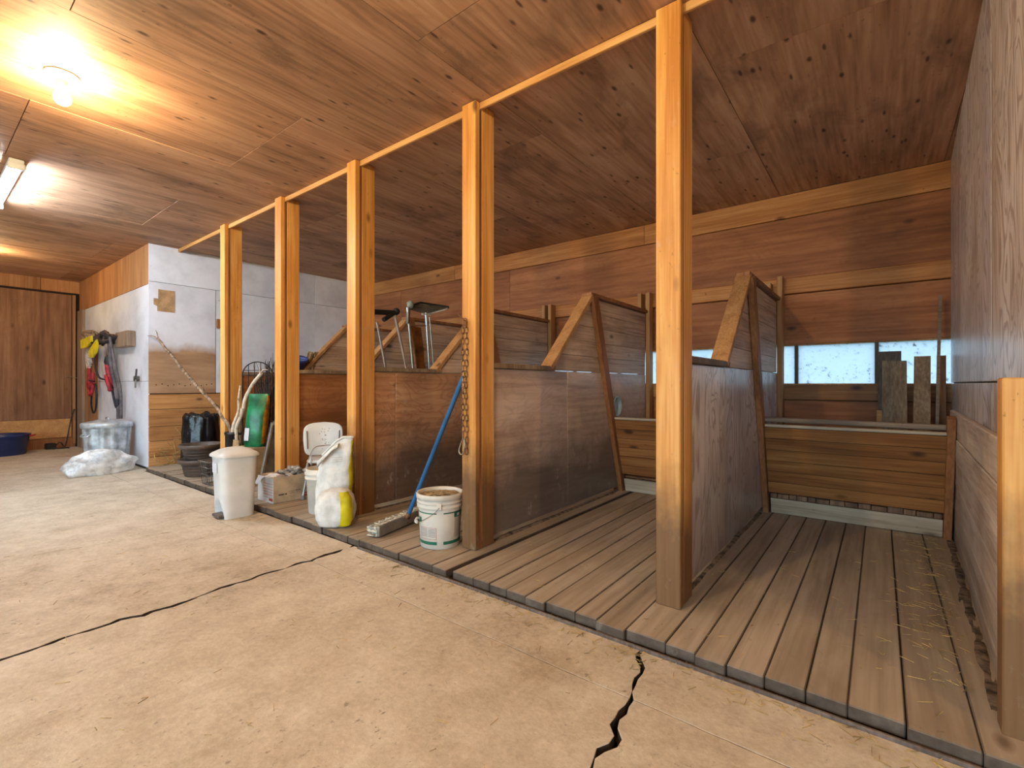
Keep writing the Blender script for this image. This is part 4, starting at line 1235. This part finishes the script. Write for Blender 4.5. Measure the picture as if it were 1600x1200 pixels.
# feed bags
def sack(name, label, c, prof, rot, seed, am, stripe=None, open_top=False, group=None, n=3.2, tilt=None):
    t = thing(name, label, 'bag', c, group)
    SEG = 64
    rings = []
    for z, rx, ry, lx, ly in prof:
        rg_ = ring(c[0] + lx, c[1] + ly, c[2] + z, rx, ry, n, rot, SEG)
        out = []
        dux = Vector((math.cos(rot), math.sin(rot), 0))
        for p in rg_:
            if tilt and z > tilt[0]: p.z += tilt[1] * (z - tilt[0]) / (prof[-1][0] - tilt[0]) * min(.045, dux.dot(Vector((p.x - c[0], p.y - c[1], 0))))
            d = Vector((p.x - c[0] - lx, p.y - c[1] - ly, 0)).normalized()
            q = noise.fractal(Vector((d.x * 1.6 + seed, d.y * 1.6, z * 9)), 1, 2, 4) * am
            q += am * .5 * noise.noise(Vector((d.x * 2 + seed, d.y * 2, z * 26)))
            out.append(p + d * q)
        rings.append(out)
    b = MB().loft(rings, True, not open_top)
    sk = b.build('sack', m_woven, t)
    if stripe:
        vv, FF = [], []
        w_ = len(stripe[0])
        rr_ = rings[stripe[1]:stripe[2]]
        for i, rg_ in enumerate(rr_):
            cen = sum(rg_, Vector()) / SEG
            for q in stripe[0]:
                p = rg_[q % SEG]; vv.append(p + (p - cen).normalized() * .0022)
        for i in range(len(rr_) - 1):
            for q in range(w_ - 1):
                FF.append([i * w_ + q, i * w_ + q + 1, (i + 1) * w_ + q + 1, (i + 1) * w_ + q])
        MB().add(vv, FF, True).build('yellow_stripe', m_yellow, sk)
    return t, rings
def prof_fine(keys, n=4):
    out = []
    for i in range(len(keys) - 1):
        for k in range(n):
            f_ = k / n
            out.append(tuple(keys[i][q] + (keys[i + 1][q] - keys[i][q]) * f_ for q in range(5)))
    out.append(keys[-1]); return out
# local axes: bag width across the view
vr = R(42)
kb = [(0.0, .07, .05, 0, 0), (.012, .10, .075, 0, 0), (.06, .122, .092, 0, 0), (.13, .124, .094, 0, 0), (.20, .112, .085, 0, 0), (.235, .085, .06, 0, 0), (.25, .03, .02, 0, 0)]
sack('feed_bag', 'plump white feed bag with a yellow band, in front of the taller bag', (-2.885, 1.788, ZP + .001), prof_fine(kb), vr, 4, .010,
     (list(range(-13, -1)), 2, 21), group='white feed bags')
kt = [(0.0, .08, .04, 0, 0), (.012, .11, .05, 0, 0), (.08, .122, .058, 0, 0), (.25, .122, .058, 0, 0), (.36, .120, .050, .002, .002), (.43, .116, .036, .006, .006), (.49, .110, .022, .012, .012), (.525, .104, .016, .016, .016)]
tb, rr = sack('feed_bag', 'tall white feed bag with an open slanting top, against the post', (-3.055, 1.885, ZP + .001), prof_fine(kt), vr, 9, .010,
              (list(range(-6, 3)), 2, 27), open_top=True, group='white feed bags', tilt=(.25, 1.0))
# rolled lip round the open mouth
lip = rr[-1]
MB().tube([p + Vector((0, 0, .002)) for p in lip[::2]] + [lip[0] + Vector((0, 0, .002))], .008, 6, False).build('rolled_lip', m_woven, tb)
du = Vector((math.cos(vr), math.sin(vr), 0)); dv = Vector((-math.sin(vr), math.cos(vr), 0)); bc = Vector((-3.055, 1.885, ZP))
fold = []
for q, (u, z) in enumerate(((-.10, .43), (-.05, .475), (0, .525), (.04, .545))):
    e = bc + du * u - dv * .03 + Vector((0, 0, z - .012))
    fold.append([e + dv * .008, e - dv * .030 + Vector((0, 0, -.004)), e - dv * .042 + Vector((0, 0, -.030)), e - dv * .036 + Vector((0, 0, -.05 + .012 * q)), e - dv * .026 + Vector((0, 0, -.026)), e - dv * .006 + Vector((0, 0, -.012))])
MB().loft(fold).build('folded_mouth', m_woven, tb)
for z in (.515, .50, .485): MB().beam(bc - du * .0 - dv * .058 + Vector((0, 0, z - .08)), bc + du * .07 - dv * .055 + Vector((0, 0, z - .076)), .002, .004, dv, .0005).build('faint_print', m_card, tb)

# ============================================================ push broom
hb0, hb1 = Vector((-2.440, 1.800, ZP)), Vector((-2.575, 2.37, ZP))
d = (hb1 - hb0).normalized(); nr = Vector((d.y, -d.x, 0))     # towards +x side
t = thing('push_broom', 'blue handled push broom, its head lying on the planks', 'broom', hb0)
MB().beam(hb0 + Vector((0, 0, .040)), hb1 + Vector((0, 0, .040)), .062, .022, nr).build('head', m_alu, t)
b = MB(); rb_ = random.Random(2)
L = (hb1 - hb0).length
for k in range(520):
    s_ = rb_.uniform(0.0, 1) * L; z = rb_.uniform(.008, .066)
    p = hb0 + d * s_ - nr * .010 + Vector((0, 0, z))
    e = p - nr * rb_.uniform(.070, .080) + d * rb_.uniform(-.006, .006) + Vector((0, 0, rb_.uniform(-.003, .004)))
    e.z = max(e.z, ZP + .004)
    b.tube([p, e], [.006, .0045], 5, True)
b.beam(hb0 - nr * .042 + d * .008 + Vector((0, 0, .036)), hb1 - nr * .042 - d * .008 + Vector((0, 0, .036)), .054, .056, nr, .004)
o = b.build('bristles', m_bristle, t); o['kind'] = 'stuff'
hm = hb0 + d * .275 + Vector((0, 0, .055)) + nr * .012
he = Vector((-1.937, 2.06, 1.09))
MB().tube([hm, hm + (he - hm) * .04], .017, 10).build('socket', m_rust, t)
MB().tube([hm + (he - hm) * .03, he], .0145, 12).build('handle', m_bluepole, t)
MB().lathe([(.008, 0), (.008, .004)], hm - Vector((0, 0, .035)) + nr * .003, 8, True, True, Matrix.Rotation(R(90), 3, 'Y')).build('bolt', m_rust, t)

# ============================================================ labelled bucket
BC = Vector((-2.073, 1.972, ZP)); A0 = math.atan2(-BC.y, -BC.x)
t = thing('feed_bucket', 'round white bucket with green bands, full of tan feed, by the chained post', 'bucket', BC)
RB = lambda z: .116 + (.127 - .116) * z / .225
MB().lathe([(.112, 0), (.116, .004), (RB(.225), .225), (.1275, .228), (.134, .230), (.1355, .246), (.1285, .249), (.1285, .256), (.136, .258), (.137, .268), (.1295, .271), (.130, .278), (.1385, .280), (.140, .306), (.136, .312), (.127, .311), (.124, .29), (.124, .28)], BC, 56).build('body', m_wplast2, t)
bucket_body = [q for q in t.children][-1]
def curved(a0, a1, z0, z1, mat, nm='print', off=.0008, n=12):
    vv, FF = [], []
    for i in range(n + 1):
        a = A0 + R(a0 + (a1 - a0) * i / n)
        for z in (z0, z1):
            r_ = RB(z) + off
            vv.append((BC.x + r_ * math.cos(a), BC.y + r_ * math.sin(a), BC.z + z))
    for i in range(n): FF.append([2 * i, 2 * i + 2, 2 * i + 3, 2 * i + 1])
    return MB().add(vv, FF, True).build(nm, mat, bucket_body)
for z0, z1 in ((.028, .046), (.205, .212)):
    curved(-110, -9, z0, z1, m_green, 'green_band'); curved(9, 120, z0, z1, m_green, 'green_band')
curved(40, 85, .178, .206, m_green, 'green_header')
curved(50, 62, .184, .200, m_cardwhite, 'white_mark', .0014)
for k in range(13):
    z = .170 - .0088 * k
    curved(42, 84 - 6 * (k % 3), z, z + .003, m_greyink, 'text_line', n=5)
for (a0, a1, z0, z1) in ((-62, -10, .125, .1265), (-62, -10, .058, .0595), (-62, -61, .058, .1265), (-11, -10, .058, .1265)): curved(a0, a1, z0, z1, m_red, 'box_rule', n=5)
for k in range(6):
    z = .116 - .0085 * k
    curved(-60, -37, z, z + .003, m_greyink, 'text_line', n=4); curved(-34, -13, z, z + .003, m_greyink, 'text_line', n=4)
curved(-100, -58, .150, .180, m_green, 'logo', n=6); curved(-92, -72, .158, .172, m_cardwhite, 'logo_mark', .0014, 6)
o = blob(BC + Vector((0, 0, .287)), .122, .122, .016, .22, 5, 4, 40, 10).build('feed', plain('tan_feed', (196, 172, 130), .9, 0, .3, 30, .8), t)
arcp = []
for k in range(25):
    u = k / 24
    a = A0 + R(-2) - math.pi * u
    arcp.append(BC + Vector((.1425 * math.cos(a), .1425 * math.sin(a), .246 - .105 * math.sin(math.pi * u) ** .8)))
MB().tube(arcp, .0018, 6).build('bail', m_wire, t)
MB().tube(arcp[9:15], .009, 10).build('grip', m_wplast, t)
for a in (A0 - R(2), A0 + math.pi - R(2)):
    MB().beam(BC + Vector((.136 * math.cos(a), .136 * math.sin(a), .232)), BC + Vector((.136 * math.cos(a), .136 * math.sin(a), .27)), .028, .012, (math.cos(a), math.sin(a), 0)).build('ear', m_wplast2, t)

# ============================================================ chain on the post
NX_ = Vector((-1.878, 1.997, 1.352))
t = thing('rusty_chain', 'doubled rusty chain with a steel snap hook, hung on a post', 'chain', NX_)
MB().tube([NX_ + Vector((-.04, -.035, .045)), NX_ + Vector((-.012, -.012, .012)), NX_ + Vector((.0, .004, -.002))], .0035, 6).build('nail', m_rust, t)
lp = []
for k in range(21):
    a = 2 * math.pi * k / 20
    lp.append(Vector((.0085 * math.cos(a), 0, .0165 * math.sin(a) + (.004 if math.sin(a) > 0 else -.004))))
lk = MB().tube(lp, .0030, 5, False).build('link', m_rust, None, (0, 0, 0)); lk.parent = t
PIT = .0315
first = True
def put(p, flip):
    global first
    o = lk if first else dup(lk, t)
    first = False
    o.location = p - NX_; o.rotation_euler = (0, 0, R(38) if flip else R(-48))
for k in range(21): put(Vector((-1.8985 - .004 * math.sin(k * .5), 1.9855, 1.335 - PIT * k)), k % 2)
for k in range(24): put(Vector((-1.872 + .004 * math.sin(k * .4), 1.9855, 1.335 - PIT * k)), k % 2)
for k in range(2): put(Vector((-1.892 + .014 * k, 1.982, 1.352)), k % 2)
zc = 1.335 - PIT * 21 + .005
cp = [Vector((-1.898, 1.984, zc)), Vector((-1.922, 1.983, zc - .05)), Vector((-1.926, 1.983, zc - .078)), Vector((-1.912, 1.983, zc - .09)), Vector((-1.896, 1.984, zc - .082)), Vector((-1.882, 1.984, zc - .04)), Vector((-1.888, 1.984, zc - .002)), Vector((-1.898, 1.984, zc))]
MB().tube(smooth_path(cp, 4), .0048, 7).build('snap_hook', m_zinc, t)

# ============================================================ on and behind the partitions
t = thing('blue_pot', 'small blue plastic pot tipped over on the farthest partition', 'pot', (-5.27, 2.80, 1.14))
Mt = Matrix.Rotation(R(20), 3, Vector((.79, .613, 0))) @ Matrix.Rotation(R(14), 3, Vector((-.6, .79, 0)))
MB().lathe([(.05, 0), (.055, .005), (.085, .125), (.098, .128), (.100, .15), (.092, .152), (.080, .125), (.05, .012), (.01, .01)], (-5.27, 2.79, 1.150), 28, True, False, Mt).build('wall', m_bluepot, t)
MB().tube([(-5.31, 2.79, 1.16), (-5.22, 2.78, 1.13)], .012, 6).build('drip_ring', m_bluepot, t)
b = MB(); t = thing('broom_head', 'worn straw broom head leaning on the partition brace beside the blue pot', 'broom', (-5.26, 2.93, 1.124))
for k in range(70):
    a = rb_.uniform(0, 6.28); r_ = math.sqrt(rb_.random())
    p0 = Vector((-5.27 + r_ * .04 * math.cos(a), 2.90 + r_ * .055 * math.sin(a), 1.24 - .10))
    p1 = Vector((-5.27 + r_ * .03 * math.cos(a), 2.985 + r_ * .075 * math.sin(a), 1.36 + rb_.uniform(-.02, .02)))
    b.tube([p0, p1], [.008, .004], 5)
o = b.build('straw', m_corn, t); o['kind'] = 'stuff'
for f_ in (.35, .55, .75):
    c_ = Vector((-5.27, 2.90 + .085 * f_, 1.14 + .22 * f_))
    MB().tube([c_ + Vector((.042 * math.cos(a), .066 * math.sin(a), -.02 * math.sin(a))) for a in [2 * math.pi * q / 16 for q in range(17)]], .0025, 5, False).build('binding', m_rust, t)

# handle cart and chrome stand, standing behind the third partition
XS = -3.25
SC = 1.0
t = thing('handle_cart', 'folding cart with black foam handles and thin chrome tubes', 'cart', (XS, 2.5, ZP))
for nm, p, q, r_, m_ in (('tube', (2.387, 1.50), (2.47, 1.149), .011, m_chrome), ('tube', (2.565, 1.59), (2.69, 1.145), .013, m_chrome)):
    dx = (q[0] - p[0]) / (p[1] - q[1])
    zt_, zb_ = p[1], ZP + .012
    MB().tube([(XS, p[0], zt_), (XS, p[0] + dx * (zt_ - zb_), zb_)], r_, 8).build(nm, m_, t)
MB().tube([(XS, 2.18, 1.572), (XS, 2.34, 1.58), (XS, 2.585, 1.60)], .022, 10).build('grip', m_blackfoam, t)
MB().tube([(XS + .01, 2.445, 1.525), (XS, 2.585, 1.612)], .020, 10).build('grip', m_blackfoam, t)
blob((XS, 2.585, 1.612), .03, .03, .03, .02, 1, 1, 14, 8).build('joint', m_blackfoam, t)
MB().tube([(XS, 2.50, .75), (XS, 2.80, .75)], .010, 8).build('crossbar', m_chrome, t)
MB().tube([(XS - .09, 2.74, ZP + .014), (XS + .09, 2.74, ZP + .014)], .012, 8).build('foot_tube', m_chrome, t)
MB().tube([(XS - .09, 3.0, ZP + .014), (XS + .09, 3.0, ZP + .014)], .012, 8).build('foot_tube', m_chrome, t)
XS = -3.41
t = thing('tray_stand', 'chrome stand with a tilted grey tray and a brown strap', 'stand', (XS, 3.0, ZP))
MB().tube([(XS, 2.835, 1.693), (XS, 2.902, 1.143), (XS, 3.0, ZP + .012)], .013, 8).build('tube', m_chrome, t)
MB().tube([(XS, 2.848, 1.693), (XS, 2.84, 1.546)], .019, 8).build('collar', m_wire, t)
MB().tube([(XS, 3.058, 1.672), (XS, 3.103, 1.148), (XS, 3.18, ZP + .012)], .013, 8).build('tube', m_chrome, t)
MB().tube([(XS + .03, 3.077, 1.63), (XS + .03, 3.134, 1.148), (XS + .03, 3.21, .5)], .008, 8).build('tube', m_chrome, t)
MB().tube([(XS, 2.856, 1.532), (XS, 3.071, 1.549)], .008, 8).build('crossbar', m_chrome, t)
tr = MB().prism([(XS, 2.835, 1.688), (XS, 3.087, 1.662), (XS + .17, 3.18, 1.709), (XS + .02, 3.33, 1.751), (XS - .1, 3.077, 1.772)], .014, (0, 0, 1)).build('tray', m_screen, t)
MB().tube([(XS, 2.90, 1.725), (XS - .1, 3.077, 1.783), (XS + .02, 3.34, 1.763), (XS + .17, 3.19, 1.72)], .009, 8).build('rim', m_blackfoam, tr)
MB().beam((XS, 3.01, 1.655), (XS, 3.12, 1.66), .02, .02, (1, 0, 0)).build('bracket', m_cardwhite, t)
blob((XS, 2.87, 1.725), .03, .035, .035, .2, 2, 5, 12, 8).build('knob', m_paleblue, t)
MB().prism([(XS, 2.872, 1.525), (XS, 2.992, 1.525), (XS, 3.03, 1.315), (XS, 3.045, 1.0), (XS, 2.97, 1.0), (XS, 2.924, 1.315)], .012, 'x').build('leather_strap', m_leather, t)
for y_ in (3.0, 3.18):
    MB().tube([(XS - .20, y_, ZP + .014), (XS + .03, y_, ZP + .014)], .012, 8).build('foot_tube', m_chrome, t)

# ============================================================ loose litter
b = MB(); rl = random.Random(21)
def straw(x, y, z):
    L = rl.uniform(.015, .05); a = rl.uniform(0, 6.28)
    p = Vector((x, y, z + .0015)); q = p + Vector((math.cos(a) * L, math.sin(a) * L, rl.uniform(0, .004)))
    b.tube([p, q], .0011, 4)
for k in range(260): straw(rl.uniform(-2.4, .25), YP - abs(rl.gauss(.03, .05)) - .012, .001)
for k in range(170): straw(rl.uniform(-4, .8), rl.uniform(.3, 1.7), .001)
for k in range(220):
    y = rl.uniform(2.0, 3.9); straw(xr(y) - abs(rl.gauss(.04, .1)) - .085, y, ZP + .004)
for k in range(140): straw(rl.uniform(-1.7, .2), rl.uniform(1.8, 3.8), ZP + .004)
for k in range(60): straw(rl.uniform(-6.5, -6.1), rl.uniform(1.76, 2.3), ZP + .004)
o = b.build('straw_bits', m_straw); o['kind'] = 'stuff'
o['label'] = 'loose straw bits scattered over concrete and planks'
# dirt swept against the right wall and along the partition feet
b = MB()
def heap(path, wd, ht, seed):
    n_ = len(path); rings = []
    for i, (x_, y_) in enumerate(path):
        rg_ = []
        for k in range(7):
            u = k / 6
            hh = ht * math.sin(math.pi * u) ** .8 * (.6 + .8 * abs(noise.noise(Vector((x_ * 5, y_ * 5, seed)))))
            ww_ = wd * (.7 + .6 * abs(noise.noise(Vector((x_ * 3, y_ * 3, seed + 4)))))
            hh += .004 * noise.noise(Vector((x_ * 30, y_ * 30, k)))
            rg_.append(Vector((x_ - ww_ * (1 - u), y_, ZP - .004 + max(0, hh))))
        rings.append(rg_)
    vv = [p for r_ in rings for p in r_]; FF = []
    for i in range(n_ - 1):
        for k in range(6): FF.append([i * 7 + k, i * 7 + k + 1, (i + 1) * 7 + k + 1, (i + 1) * 7 + k])
    b.add(vv, FF, True)
heap([(xr(y) - .02, y) for y in [1.95 + .05 * q for q in range(40)]], .06, .008, 1)
for p in PX[:3]:
    heap([(p - .018, y) for y in [2.2 + .06 * q for q in range(29)]], .05, .014, p)
o = b.build('swept_dirt', m_soil); o['kind'] = 'stuff'
o['label'] = 'low drift of dirt swept against the stall walls'
